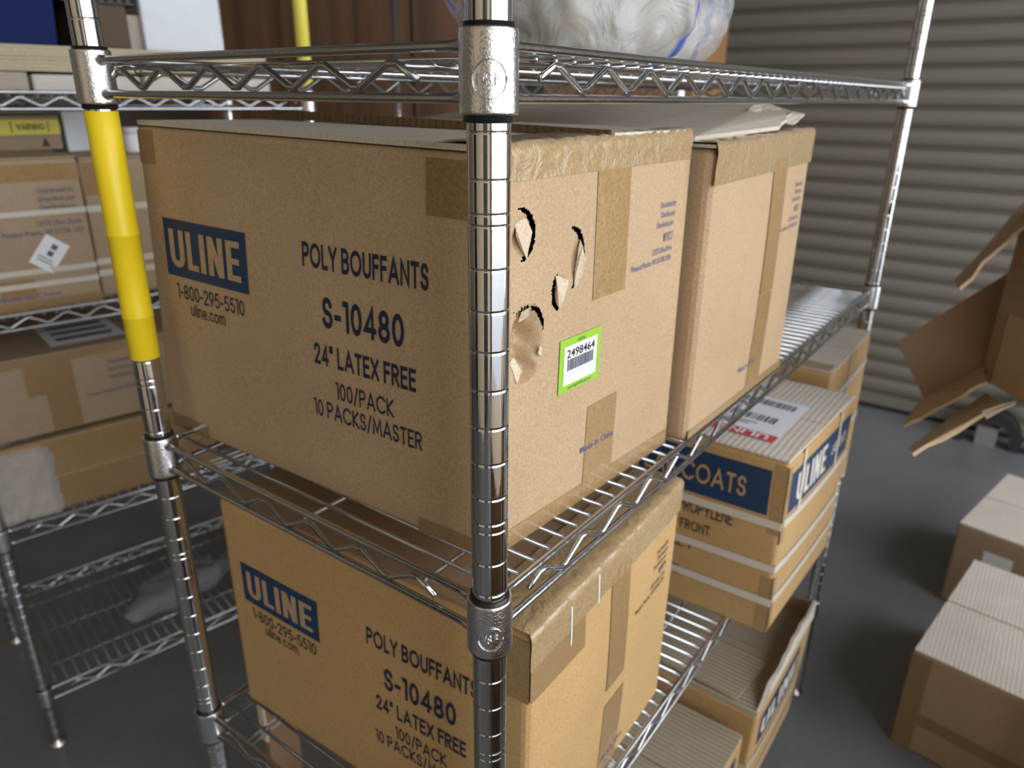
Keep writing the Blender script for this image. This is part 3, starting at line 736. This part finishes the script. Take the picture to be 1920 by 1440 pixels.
# second carton behind it
b2c = [(-.440, .338, D2), (.000, .336, D2), (.002, .640, D2), (-.430, .640, D2), (-.440, .338, -.052), (.000, .338, -.055), (.002, .638, -.049), (-.430, .640, -.048)]
b2 = Carton('printed_carton', 'second large brown carton behind the torn one on the middle shelf', b2c, 'kraft', .003, .010, n=14, top_mat='kraft_lit_top')
small_print(b2, .93, .815, k=1.0)
drape(b2, .0, .995, lambda u: .034, .05, seed=5, lift=.0048); b2.tape('right', .545, .695, .43, .93, 'tape', .0010); b2.tape('right', .545, .695, .02, .425, 'tape', .0006)
b2.tape('right', .01, .99, .0, .05, 'tape', .0005)
b2.text('right', 'Made In China', .52, .155, .0066, .052, 'ink_light', bfont=True, off=.0012)
# its lifted inner flap, sloping up under the shelf above, with a ragged end
fl = [b2.p('top', .02, .05, .006), b2.p('top', .93, .06, .006), b2.p('top', .99, .60, .010), b2.p('top', .95, .90, .022), b2.p('top', .86, .94, .030), b2.p('top', .02, .94, .030)]
slab('lifted_flap', fl, .004, M['kraft_lit_top'], b2.t, 'lifted grey brown flap with a torn end', cuts=[0, 0, 6, 3, 0, 0], rough=.0015, seed=4)
fl = [b2.p('top', .88, .70, .026), b2.p('top', .985, .78, .012), b2.p('top', .975, .95, .020), b2.p('top', .87, .92, .032)]
slab('lifted_flap', fl, .003, M['kraft_lit_pale'], b2.t, cuts=2, rough=.0015, seed=8)

# lower carton on the third shelf
lc_ = [(-.424, .044, D3), (-.006, .062, D3), (-.014, .366, D3), (-.420, .356, D3), (-.421, .042, -.4290), (-.008, .066, -.4330), (-.016, .382, -.4260), (-.415, .366, -.428)]
lb = Carton('printed_carton', 'large brown carton with POLY BOUFFANTS print on the shelf below the torn one', lc_, 'kraft_gold', .004, .008, n=14, top_mat='kraft_shaded')  # top flaps coloured dark for the shade between the shelves
uline_front(lb)
small_print(lb, .91, .80, mat='ink_dark', k=1.05)
lb.tape('right', .0, .29, .76, .985, 'tape_dull', .0007); drape(lb, -.004, .998, lambda u: .034, .06, seed=9, lift=.0048); lb.tape('right', .455, .585, .44, .95, 'tape_dull', .0009); lb.tape('right', .455, .60, .0, .37, 'tape_dull', .0006)
lb.tape('front', .86, .998, .76, .985, 'tape_dull', .0006)
lb.text('right', 'Made In China', .56, .10, .0066, .05, 'ink_light', bfont=True, off=.0012)
for u_, v0, v1 in ((.20, .88, .99), (.36, .93, 1.0)):
    lb.rect('strip_of_tape', 'right', u_, u_+.006, v0-.05, v1, 'paper', .0016, n=3)

# strapped lab coat carton, hanging out over the long side
kc = [(-.32, .552, D3), (.060, .556, D3), (.068, .842, D3), (-.32, .842, D3), (-.32, .552, -.4470), (.057, .554, -.4500), (.070, .846, -.4480), (-.32, .846, -.446)]
kb = Carton('strapped_carton', 'strapped golden brown carton printed LAB COATS with a white shipping label on top', kc, 'kraft_gold', .003, .007, n=12, top_mat='kraft_lit_pale')
pn = kb.rect('printed_panel', 'front', .44, .945, .695, .940, 'ink_logo', .0006)
kb.text('front', 'LAB COATS', .862, .815, .0300, .150, 'kraft_gold', 'r', off=.0011, parent=pn, w=.15)
kb.text('front', 'POLYPROPYLENE', .83, .610, .0185, .120, 'ink_dark', 'r', w=.15)
kb.text('front', 'SNAP FRONT', .75, .500, .0165, .085, 'ink_dark', 'r', w=.15)
kb.text('front', 'SIZE 1', .68, .385, .0165, .045, 'ink_dark', 'r', w=.15)
kb.text('front', 'WHITE', .64, .205, .0165, .045, 'ink_dark', 'r', w=.15)
kb.rect('printed_panel', 'right', .055, .945, .70, .925, 'ink_logo', .0006)
kb.logo('right', .13, .56, .67, .955, fg='kraft_lit_pale', pad=(.02, .22), box=False)
kb.text('right', 'LAB COATS', .76, .815, .018, .07, 'kraft_lit_pale', off=.0011)
for v_ in (.655, .405, .205): kb.strap(v_)
for u_ in (.20, .74): kb.vstrap(u_, faces=('right',), v0=.655)
kb.tape('front', .955, .998, .60, .98, 'tape'); kb.tape('right', .002, .045, .55, .97, 'tape'); kb.tape('front', .955, .998, .02, .35, 'tape'); kb.tape('right', .002, .045, .02, .35, 'tape')
lab = kb.rect('shipping_label', 'top', .42, .90, .13, .66, 'paper', .0042, label='white shipping label with barcodes and a red band')
kb.rect('red_band', 'top', .42, .90, .13, .205, 'ink_red', .0046, lab, n=2)
kb.text('top', 'ULINE', .78, .167, .017, .070, 'paper', rot=180, off=.0050, parent=lab)
for (u0, u1, v0, v1, md) in ((.50, .86, .54, .615, 3), (.50, .84, .33, .405, 2)):
    rnd = random.Random(int(v0*100)); u_ = u0
    while u_ < u1:
        w_ = rnd.choice((.004, .008, .012)); kb.rect('barcode_bar', 'top', u_, u_+w_, v0, v1, 'grey_print', .0046, lab, n=1); u_ += w_+rnd.choice((.004, .007))
for v_ in (.475, .445, .290, .265, .240): kb.rect('printed_line', 'top', .50, .50+.3*(.7+.3*math.sin(v_*50)), v_, v_+.010, 'ink_light', .0046, lab, n=1)

# strapped carton behind it at the far end of the third shelf
xc = [(-.30, .885, D3), (.022, .885, D3), (.024, 1.150, D3), (-.30, 1.150, D3), (-.30, .885, -.4300), (.022, .885, -.4320), (.022, 1.150, -.4250), (-.30, 1.150, -.425)]
xb = Carton('strapped_carton', 'small strapped carton at the far end of the third shelf behind the LAB COATS carton', xc, 'kraft_gold', .002, .006, top_mat='kraft_lit_pale')
xb.strap(.82); xb.strap(.45); xb.vstrap(.45); xb.tape('top', .05, .98, .0, .12, 'tape_wr', .0042)

# two strapped cartons on the bottom shelf, tops open, hanging out over the side
e1 = [(-.30, .565, D4), (.058, .565, D4), (.058, .840, D4), (-.30, .840, D4), (-.30, .565, -.875), (.066, .565, -.880), (.068, .840, -.868), (-.30, .840, -.868)]
eb = Carton('strapped_carton', 'strapped carton with ridged grey flaps and blue print under the LAB COATS carton', e1, 'kraft_gold', .003, .005, top_mat='kraft_flute_y')
eb.logo('right', .10, .80, .62, .90, fg='kraft_lit_pale', pad=(.05, .2)); 
for v_ in (.50, .22): eb.strap(v_)
P = lambda u, v, o: eb.p('top', u, v, o)
slab('raised_flap', [P(.992, .02, .002), P(.998, .25, .030), P(1.0, .62, .042), P(1.005, .93, .050), P(1.0, .98, .004)], .005, M['kraft_lit_pale'], eb.t, 'pale flap standing up along the side', cuts=[3, 4, 3, 0, 0], rough=.0025, seed=5)
slab('raised_flap', [P(.80, .985, .004), P(.998, .985, .004), P(.998, .965, .040), P(.86, .965, .034)], .004, M['kraft_dull'], eb.t)
slab('inner_flap', [P(.45, .05, .010), P(.90, .03, .008), P(.93, .40, .006), P(.45, .42, .006)], .004, M['kraft_flute_y'], eb.t)
e2 = [(-.30, .290, D4), (.050, .290, D4), (.052, .545, D4), (-.30, .545, D4), (-.30, .290, -.905), (.052, .290, -.908), (.056, .545, -.905), (-.30, .545, -.905)]
fb = Carton('strapped_carton', 'strapped carton with brown ridged top and white label on the bottom shelf', e2, 'kraft_gold', .003, .005, top_mat='kraft_flute_y')
fb.logo('right', .25, .90, .60, .90, fg='kraft_lit_pale', pad=(.05, .2)); fb.strap(.5); fb.strap(.2); fb.vstrap(.45, faces=('top', 'right'))
l2 = fb.rect('shipping_label', 'top', .48, .86, .04, .36, 'paper', .0042, label='white shipping label with barcodes')
u_ = .52; rnd = random.Random(11)
while u_ < .82:
    w_ = rnd.choice((.004, .008, .012)); fb.rect('barcode_bar', 'top', u_, u_+w_, .08, .20, 'grey_print', .0046, l2, n=1); u_ += w_+rnd.choice((.004, .007))
fb.rect('printed_line', 'top', .56, .74, .27, .31, 'grey_print', .0046, l2, n=1)

# ------------------------------------------------------------------ printed plastic bag on the top shelf
D1 = deck_z(0)
bagt = thing('plastic_bag', 'crumpled clear plastic bag with blue print on the top shelf', 'bag', (-.16, .43, D1))
def blob(name, c, ax, ang, amp, fr, mat, parent, nu=72, nv=40, e=.75, floor=None, seed=0.0):
    bm = bmesh.new(); ca, sa = math.cos(ang), math.sin(ang); rows = []
    sg = lambda x, p: math.copysign(abs(x)**p, x)
    for j in range(nv+1):
        th = math.pi*j/nv-math.pi/2; row = []
        for i in range(nu):
            ph = 2*math.pi*i/nu
            x = ax[0]*sg(math.cos(th), e)*sg(math.cos(ph), .9); y = ax[1]*sg(math.cos(th), e)*sg(math.sin(ph), .9); z = ax[2]*sg(math.sin(th), .9)
            q = Vector((x, y, z)); k = 1+amp*noise.noise(q*fr+Vector((seed, 0, 0)))+amp*.55*(abs(noise.noise(q*fr*2.3+Vector((seed, 4, 0))))-.3)
            x, y, z = x*k, y*k, z*k
            zz = c[2]+z
            if floor is not None: zz = max(zz, floor+.0005)
            row.append(bm.verts.new((c[0]+x*ca-y*sa, c[1]+x*sa+y*ca, zz)))
            if j in (0, nv): break
        rows.append(row)
    for j in range(nv):
        a, b_ = rows[j], rows[j+1]
        for i in range(nu):
            i2 = (i+1) % nu
            if len(a) == 1: bm.faces.new((a[0], b_[i2], b_[i]))
            elif len(b_) == 1: bm.faces.new((a[i], a[i2], b_[0]))
            else: bm.faces.new((a[i], a[i2], b_[i2], b_[i]))
    return part(name, bm, M[mat], parent, True)
BANG = math.atan2(.33, .10)
blob('contents', (-.165, .365, D1+.052), (.125, .098, .058), BANG, .18, 14, 'tan_soft', bagt, floor=D1+.002, seed=3)
blob('film', (-.163, .370, D1+.064), (.145, .112, .078), BANG, .20, 13, 'bagfilm', bagt, floor=D1, seed=1, nu=130, nv=70, e=.95)
bm = bmesh.new(); fr_, n_ = [], 14
e0 = Vector((-.118, .500, D1+.03))
for i in range(n_+1):
    a = i/n_; h = D1+.003+.075*a
    base = e0+Vector((-.05+.05*a, .010*math.sin(a*9), 0)); base.z = h
    tip = base+Vector((.024+.006*math.sin(a*13), .045+.014*math.sin(a*7+1), -.010*a+.004*math.sin(a*21)))
    mid = (base+tip)/2+Vector((.010*math.sin(a*15), .006*math.cos(a*11), 0)); fr_.append([bm.verts.new(q) for q in (base, mid, tip)])
for a, b_ in zip(fr_, fr_[1:]):
    for k in range(2): bm.faces.new((a[k], b_[k], b_[k+1], a[k+1]))
part('gathered_end', bm, M['bagfilm'], bagt, True)

# ------------------------------------------------------------------ left rack: goods
LDB = deck_z(-.4065)+.0003; LDC = deck_z(-.825)+.0003; LDA = deck_z(-.0265)+.0003; LDD = deck_z(-1.215)
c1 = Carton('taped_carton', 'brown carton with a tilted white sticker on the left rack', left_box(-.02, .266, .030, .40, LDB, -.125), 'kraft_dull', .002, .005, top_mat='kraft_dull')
c1.tape('front', .0, 1, .86, .97, 'tape'); c1.tape('front', .0, 1, .0, .07, 'tape_dull'); c1.tape('front', .0, .46, .70, .86, 'tape_dull'); c1.tape('front', .42, .62, .08, .22, 'tape_dull')
for i, v_ in enumerate((.80, .745, .69)): c1.text('front', ('Distributed by', 'Distribue par', 'Distribuido por')[i], .95, v_, .0095, .060, 'grey_print', 'r', bfont=True)
c1.text('front', '12575 Uline Drive', .96, .585, .0095, .075, 'grey_print', 'r', bfont=True); c1.text('front', 'Pleasant Prairie, WI 53158, USA', .97, .525, .0095, .135, 'grey_print', 'r', bfont=True)
c1.text('front', 'Made In China', .76, .10, .0095, .105, 'ink_light', 'r', bfont=True)
ca, sa = math.cos(R(-38)), math.sin(R(-38)); W1, H1 = c1.size('front')
def tilt(x0, x1, y0, y1): return [[(.735+(x*ca-y*sa)/W1, .375+(x*sa+y*ca)/H1) for x, y in ((x0, y0), (x1, y0), (x1, y1), (x0, y1))]]
sk = c1.quads('paper_sticker', 'front', tilt(-.022, .022, -.030, .030), 'paper', .0012, None, 'white paper sticker set askew', 2)
for x0, x1, y0, y1 in ((-.004, .006, .010, .020), (-.004, .006, -.004, .006), (-.015, .012, -.012, -.010), (-.015, .015, -.018, -.016)): c1.quads('label_print', 'front', tilt(x0, x1, y0, y1), 'grey_print', .0016, sk, None, 1)
for v_, s_ in ((.655, .010), (.265, .010), (.175, .010)): c1.strap(v_, .010, ('front', 'right'))
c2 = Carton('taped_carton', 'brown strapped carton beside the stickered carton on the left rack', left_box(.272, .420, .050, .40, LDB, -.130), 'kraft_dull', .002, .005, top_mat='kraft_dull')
for v_ in (.655, .27, .185): c2.strap(v_, .012, ('front', 'right'))
c2.tape('front', .0, .25, .75, .98, 'tape_dull')
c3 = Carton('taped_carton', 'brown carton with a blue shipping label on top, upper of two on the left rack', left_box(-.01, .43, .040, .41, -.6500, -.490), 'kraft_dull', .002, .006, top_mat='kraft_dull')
c3.tape('front', .0, 1, .90, .99, 'tape_dull'); c3.tape('front', .33, .45, .02, .95, 'tape_dull'); c3.tape('front', .26, .34, .52, .93, 'tape_dull'); c3.tape('front', .0, .07, .0, .8, 'tape_dull')
for i, v_ in enumerate((.78, .68, .58)): c3.text('front', ('Distributed by', 'Distribue par', 'Distribuido por')[i], .72, v_, .009, .055, 'ink_light', 'r', bfont=True)
c3.text('front', 'Pleasant Prairie, WI 53158, USA', .74, .40, .009, .110, 'ink_light', 'r', bfont=True)
lb3 = c3.rect('shipping_label', 'top', .40, .72, .10, .62, 'paper', .0042, label='white shipping label')
for v_ in (.18, .30, .42): c3.rect('printed_band', 'top', .44, .68, v_, v_+.06, 'ink_light', .0046, lb3, n=1)
c4 = Carton('taped_carton', 'long yellowish taped carton, lower of two on the left rack', left_box(-.02, .44, .030, .42, LDC, -.6600), 'kraft_gold', .003, .006, top_mat='kraft_dull')
c4.tape('front', .27, 1, .0, .48, 'tape_dull'); c4.tape('front', .27, 1, .50, .98, 'tape')
bw = thing('bubble_wrap_sheet', 'crumpled clear bubble wrap around the end of the long taped carton', 'bubble wrap', LR(.03, .02, LDC))
bm = bmesh.new(); gr = [[None]*15 for _ in range(27)]
for i in range(27):
    for j in range(15):
        a, b_ = i/26, j/14
        s_ = -.045+.165*a; t_ = .020-.012*abs(noise.noise(Vector((a*4, b_*4, 0))))-.007*noise.noise(Vector((a*11, b_*9, 2))); z = LDC+.004+.165*b_-.006*noise.noise(Vector((a*5, 3, 0)))
        if b_ > .85: t_ += (b_-.85)*.25; z -= (b_-.85)*.06
        if a > .92: t_ += (a-.92)*.12
        gr[i][j] = bm.verts.new(LR(s_, t_, z))
for i in range(26):
    for j in range(14): bm.faces.new((gr[i][j], gr[i+1][j], gr[i+1][j+1], gr[i][j+1]))
part('film', bm, M['bubble'], bw, True)
# small goods on top of the stickered carton
zt = -.1212
wb = Carton('warning_box', 'flat cardboard box with a yellow warning tape band on the left rack', left_box(.10, .290, .22, .36, zt, -.055), 'kraft_dull', .001, .003, flaps=False)
wb.rect('warning_band', 'front', .0, 1, .45, .88, 'yellow_pale', .0007); wb.text('front', 'WARNING', .726, .67, .012, .048, 'black', off=.0014); wb.rect('printed_frame', 'front', .55, .56, .52, .82, 'black', .0012, n=1); wb.rect('printed_frame', 'front', .885, .895, .52, .82, 'black', .0012, n=1)
wb.quads('printed_arrow', 'front', [[(.80, .10), (.88, .10), (.842, .36), (.838, .36)]], 'black', .0010)
ws = Carton('white_carton', 'small white carton standing beside the warning tape box on the left rack', left_box(.298, .375, .22, .35, -.1262, -.045), 'blue_white', .001, .003, flaps=False)
jr = thing('white_jar', 'small white jar with lid next to the white carton', 'jar', LR(.40, .14, -.1262))
bm = bmesh.new(); p_ = LR(.40, .14, 0); lathe_bm(bm, [(.016, -.1262), (.018, -.124), (.018, -.094), (.014, -.089)], 24, (p_.x, p_.y)); part('jar_body', bm, M['paper'], jr, True)
bm = bmesh.new(); lathe_bm(bm, [(.0165, -.0892), (.0165, -.079), (.015, -.077)], 24, (p_.x, p_.y)); part('lid', bm, M['paper'], jr, True)
# top shelf of the left rack: wrapped packs, board stack, tote, boxes
for i, (s0, s1, h_) in enumerate(((-.03, .215, .036), (.222, .40, .033), (.41, .66, .034))):
    lbls = ('shrink-wrapped flat pack under the board stack, at the left frame edge', 'shrink-wrapped flat pack under the board stack, left of the yellow-banded post', 'shrink-wrapped flat pack under the board stack, behind the near top shelf')
    wp = Carton('wrapped_pack', lbls[i], left_box(s0, s1, .03, .40, LDA, LDA+h_), 'kraft_lit_pale' if i != 0 else 'kraft_dull', .002, .006, group='shrink-wrapped flat packs', flaps=False)
    wp.rect('film', 'front', 0, 1, .0, 1, 'film', .003, n=8)
bs = thing('board_stack', 'stack of beige cardboard sheets on the left rack top shelf', 'cardboard', LR(.31, .22, .0222))
zc = .0222
for k in range(7):
    rnd = random.Random(k); th = .0058; ds = rnd.uniform(-.006, .006)
    bm = bmesh.new(); hexa_bm(bm, left_box(-.03+ds, .66+ds, .035+rnd.uniform(0, .006), .41, zc, zc+th)); part('board', bm, M['beige_board'], bs); zc += th+.0003
ZT = zc
bt = thing('storage_tote', 'navy blue plastic tote on the board stack of the left rack', 'tote', LR(.13, .22, ZT))
def tub(s0, s1, t0, t1, z0, z1, f=.012, th=.004):
    bm = bmesh.new(); A = left_box(s0+f, s1-f, t0+f, t1-f, z0, z1); B = left_box(s0, s1, t0, t1, z0, z1)
    o = [bm.verts.new(p) for p in A[:4]+B[4:]]; i_ = [bm.verts.new(p) for p in left_box(s0+f+th, s1-f-th, t0+f+th, t1-f-th, z0+th, z1)[:4]+left_box(s0+th, s1-th, t0+th, t1-th, z0, z1)[4:]]
    for k in range(4):
        j = (k+1) % 4; bm.faces.new((o[k], o[j], o[4+j], o[4+k])); bm.faces.new((i_[j], i_[k], i_[4+k], i_[4+j])); bm.faces.new((o[4+k], o[4+j], i_[4+j], i_[4+k]))
    bm.faces.new(o[:4][::-1]); bm.faces.new(i_[:4]); return bm
bevel(part('tub', tub(-.03, .292, .05, .40, ZT+.0003, ZT+.20), M['navy'], bt), .006)
bm = bmesh.new(); hexa_bm(bm, left_box(-.038, .300, .042, .408, ZT+.186, ZT+.20))
part('rim', bm, M['navy'], bt)
db = Carton('brown_carton', 'dark brown carton between navy tote and white board on the left rack', left_box(.315, .405, .06, .38, ZT+.0003, ZT+.075), 'dark_brown', .001, .004, flaps=False)
sb = Carton('small_carton', 'small tan film-wrapped carton beside the white board on the left rack', left_box(.412, .440, .09, .30, ZT+.0003, ZT+.062), 'kraft_dull', .001, .003, flaps=False)
sb.rect('film', 'front', 0, 1, 0, 1, 'film', .002)
dm = thing('mesh_basket', 'dark wire mesh basket on the dark brown carton', 'basket', LR(.36, .22, ZT+.0755))
bm = bmesh.new()
for k in range(9):
    tube_bm(bm, [LR(.300+k*.0155, .07, ZT+.078), LR(.298+k*.0158, .062, ZT+.150)], .0022, 5)
for k in range(6):
    tube_bm(bm, [LR(.300, .07-.002*k, ZT+.078+.0145*k), LR(.425, .07-.002*k, ZT+.078+.0145*k)], .0022, 5)
part('front_grid', bm, M['steel_dark'], dm)
bm = bmesh.new(); hexa_bm(bm, left_box(.300, .425, .075, .37, ZT+.0758, ZT+.145)); part('liner', bm, M['steel_dark'], dm)
wc = Carton('white_board', 'tall white board standing on the left rack, in front of the dark cabinet', left_box(.436, .588, .075, .100, ZT+.0003, ZT+.32), 'blue_white', .003, .004, flaps=False)
wc.rect('film', 'front', .0, 1, .0, 1, 'film', .003, n=6)
# bag on the bottom shelf of the left rack
gb = thing('goods_bag', 'dark grey plastic bag of goods lying on the empty bottom shelf of the left rack', 'bag', LR(.34, .16, LDD))
pc = LR(.345, .150, LDD+.030)
blob('film', pc, (.145, .055, .036), math.atan2(U.y, U.x)+.25, .22, 16, 'film', gb, floor=LDD, seed=6)
blob('contents', pc, (.130, .046, .030), math.atan2(U.y, U.x)+.25, .2, 18, 'cloth_grey', gb, floor=LDD+.001, seed=8)
# board strip by the near rack's left post, coloured as dark reflection and lit part
cs = thing('board_strip', 'slim cardboard strip standing behind the left post of the near rack, lit part painted cream', 'cardboard', (-.645, .19, FLOOR))
bm = bmesh.new(); box_bm(bm, (-.652, .19, FLOOR), (-.639, .25, -.93)); part('strip', bm, M['kraft_shaded'], cs)
bm = bmesh.new(); box_bm(bm, (-.6535, .186, -1.06), (-.6375, .19, -.955)); part('lit_part', bm, M['cream'], cs)  # lit stretch of the strip, painted cream

# ------------------------------------------------------------------ background: cabinet, garment stand, tall carton
A = Vector((-2.16, 1.18, 0)); B = Vector((-1.30, 1.82, 0)); d = (B-A).normalized(); nb = Vector((-d.y, d.x, 0))
def cb(a0, a1, b0, b1, z0, z1):
    f = lambda a, b_, z: A+d*a+nb*b_+Vector((0, 0, z)); return [f(a0, b0, z0), f(a1, b0, z0), f(a1, b1, z0), f(a0, b1, z0), f(a0, b0, z1), f(a1, b0, z1), f(a1, b1, z1), f(a0, b1, z1)]
cab = thing('wooden_cabinet', 'tall dark reddish brown wooden cabinet behind the racks', 'cabinet', (A+B)/2+Vector((0, 0, FLOOR)))
Lc = (B-A).length
bm = bmesh.new(); hexa_bm(bm, cb(0, Lc, .02, .42, FLOOR, .75)); part('body', bm, M['dark_wood'], cab)
for k in range(3):
    bm = bmesh.new(); hexa_bm(bm, cb(.01+k*(Lc-.01)/3, (k+1)*(Lc-.01)/3, 0, .019, FLOOR+.08, .74)); dr = part('door', bm, M['dark_wood'], cab)
    bm = bmesh.new(); hexa_bm(bm, cb(.06+k*(Lc-.01)/3, .075+k*(Lc-.01)/3, -.03, -.001, -.5, -.36)); part('handle', bm, M['steel_dark'], dr)
gs = thing('garment_stand', 'slim chrome pole of a stand in front of the dark cabinet', 'stand', (-1.382, 1.321, FLOOR))
p0 = Vector((-1.382, 1.321, 0)); p1 = Vector((-1.12, 1.52, 0))
for p_ in (p0, p1):
    bm = bmesh.new(); tube_bm(bm, [p_+Vector((0, 0, FLOOR+.03)), p_+Vector((0, 0, .55))], .0105, 16); part('upright', bm, M['chrome'], gs, True)
    bm = bmesh.new(); q = Vector((.6, -.8, 0))*.16; tube_bm(bm, [p_+q+Vector((0, 0, FLOOR+.015)), p_-q*.4+Vector((0, 0, FLOOR+.015))], .0145, 12); part('foot', bm, M['plastic_black'], gs, True)
bm = bmesh.new(); tube_bm(bm, [p0+Vector((0, 0, .55)), p1+Vector((0, 0, .55))], .0105, 16); part('top_rail', bm, M['chrome'], gs, True)
tb = Carton('tall_carton', 'tall orange brown carton standing behind the plastic bag before the shutter', box_corners(-1.40, -.83, 2.18, 2.62, FLOOR, .265, 10, (-.83, 2.18, 0)), 'orange_brown', .003, .012, flaps=True)

# ------------------------------------------------------------------ right side: floor cartons, open carton, shutter foot
f1 = Carton('floor_carton', 'nearest carton, top paled for sky light, on the concrete floor at the right', box_corners(.216, .74, 1.177, 1.640, FLOOR+.0005, -1.098, -7.6, (.216, 1.177, 0)), 'kraft', .003, .006, top_mat='kraft_lit_pale')
f1.tape('front', .0, 1, .30, .42, 'tape_dull'); f1.tape('front', .0, .075, .0, .98, 'tape_dull')
f2 = Carton('floor_carton', 'carton with a top paled for sky light and a small white label, farther back on the concrete floor', box_corners(.222, .66, 1.812, 2.24, FLOOR+.0005, -1.098, -11, (.222, 1.812, 0)), 'kraft_dull', .003, .006, top_mat='kraft_lit_pale')
f2.rect('paper_label', 'front', .17, .33, .50, .80, 'paper', .0008, label='small white label')
# open carton on the right with splayed flaps
CAMM = cam.rotation_euler.to_matrix(); CAML = cam.location.copy(); FP = 1382.77
def ray(px, py, dist):
    """a point of the open carton measured from the photograph: image position and distance in front of the camera"""
    return CAML+CAMM @ Vector(((px-960)/FP, -(py-720)/FP, -1))*dist
oc = thing('open_carton', 'open brown carton with splayed torn flaps at the right edge', 'box', (.40, 1.02, -.4525))
a0 = Vector((.219, 1.085, 0)); dx = Vector((.62, -.785, 0)).normalized(); dy = Vector((dx.y*-1, dx.x, 0))
def ob(a, b_, z): return a0+dx*a+dy*b_+Vector((0, 0, z))
zb_, zt_ = -.452, -.150; LW, LD, th = .30, .30, .004
for nm, q in (('near_panel', ((0, 0), (LW, 0))), ('right_panel', ((LW, 0), (LW, LD))), ('far_panel', ((LW, LD), (0, LD)))):
    slab(nm, [ob(*q[0], zb_), ob(*q[1], zb_), ob(*q[1], zt_), ob(*q[0], zt_)], th, M['kraft'], oc.children[0] if False else oc)
slab('bottom_panel', [ob(0, 0, zb_), ob(LW, 0, zb_), ob(LW, LD, zb_), ob(0, LD, zb_)], th, M['kraft_shaded'], oc)
slab('top_panel', [ob(0, 0, zt_), ob(LW, 0, zt_), ob(LW, LD, zt_), ob(0, LD, zt_)], th, M['kraft'], oc)
slab('tape_strip', [ob(.0, -.003, zb_), ob(.022, -.003, zb_), ob(.022, -.003, zt_), ob(0, -.003, zt_)], .0008, M['tape_dull'], oc)
slab('tape_strip', [ob(.0, -.0035, -.33), ob(LW, -.0035, -.33), ob(LW, -.0035, -.25), ob(0, -.0035, -.25)], .0008, M['tape_dull'], oc)
slab('far_flap', [ray(1890, 512, 1.27), ray(1842, 700, 1.27), ray(1733, 749, 1.30), ray(1682, 640, 1.32)], .004, M['kraft_shaded'], oc, 'dark brown inside of a flap')
slab('bottom_flap', [ray(1843, 690, 1.27), ray(1733, 747, 1.298), ray(1695, 800, 1.20), ray(1850, 718, 1.16)], .004, M['kraft'], oc, 'lit flap with a ragged edge', cuts=[0, 1, 9, 0], rough=.0035, seed=21)
slab('near_flap', [ray(1850, 738, 1.22), ray(1882, 758, 1.12), ray(1712, 853, 1.00), ray(1704, 842, 1.12)], .005, M['kraft'], oc, 'edge-on flap with a pale torn edge', cuts=[2, 6, 0, 4], rough=.002, seed=22)
slab('torn_paper', [ray(1840, 772, 1.10), ray(1905, 752, 1.09), ray(1903, 758, 1.085), ray(1850, 785, 1.09)], .002, M['kraft_torn'], oc, 'torn pale paper', cuts=2, rough=.002, seed=23)
slab('top_flap', [ray(1930, 372, 1.22), ray(1945, 400, 1.16), ray(1800, 542, 1.06), ray(1790, 528, 1.14)], .005, M['kraft'], oc, 'upper flap pointing down to the left', cuts=[1, 6, 0, 3], rough=.003, seed=24)
# what carries it, just outside the picture
tbl = thing('utility_table', 'grey metal table beyond the right edge carrying the open carton', 'table', (.66, .90, FLOOR))
bm = bmesh.new(); box_bm(bm, (.40, .66, -.484), (.98, 1.10, -.4545)); bevel(part('table_top', bm, M['steel_grey'], tbl), .003)
for xx in (.50, .94):
    for yy in (.69, 1.07):
        bm = bmesh.new(); box_bm(bm, (xx-.015, yy-.015, FLOOR), (xx+.015, yy+.015, -.484)); part('leg', bm, M['steel_grey'], tbl)
pl = [Carton('shade_carton', lb_, box_corners(x0_, x1_, y0_, y1_, FLOOR+.0005, z1_, 0), 'kraft', .002, .005) for lb_, x0_, x1_, y0_, y1_, z1_ in (('unseen carton added beyond the right edge to shade the floor, nearer the camera', .95, 1.55, -.9, .40, -.80), ('unseen carton added beyond the right edge to shade the floor, nearer the doorway', 1.02, 1.62, .60, 1.08, -.70))]  # unseen cartons added to block low doorway light from the floor
# foot of a stand by the shutter
sf = thing('wheel_stand', 'dark arched wheel stand on the floor at the foot of the shutter', 'stand', (.22, 3.10, FLOOR))
bm = bmesh.new()
arc_o = [(.21+.125*math.cos(R(a)), FLOOR+.005+.155*math.sin(R(a))) for a in range(0, 181, 12)]; arc_i = [(.21+.085*math.cos(R(a)), FLOOR+.005+.115*math.sin(R(a))) for a in range(0, 181, 12)]
for yy in (3.06, 3.14):
    o_ = [bm.verts.new((x, yy, z)) for x, z in arc_o]; i_ = [bm.verts.new((x, yy, z)) for x, z in arc_i]
    for k in range(15): bm.faces.new((o_[k], o_[k+1], i_[k+1], i_[k]))
    if yy < 3.1: f_o, f_i = o_, i_
for k in range(15): bm.faces.new((f_o[k], f_o[k+1], o_[k+1], o_[k])); bm.faces.new((f_i[k], f_i[k+1], i_[k+1], i_[k]))
part('arch', bm, M['steel_dark'], sf)
bm = bmesh.new(); box_bm(bm, (.17, 3.07, FLOOR), (.245, 3.13, FLOOR+.08)); part('block', bm, M['steel_grey'], sf)
bm = bmesh.new(); box_bm(bm, (.345, 3.07, FLOOR), (.375, 3.13, FLOOR+.55)); part('upright', bm, M['steel_dark'], sf)
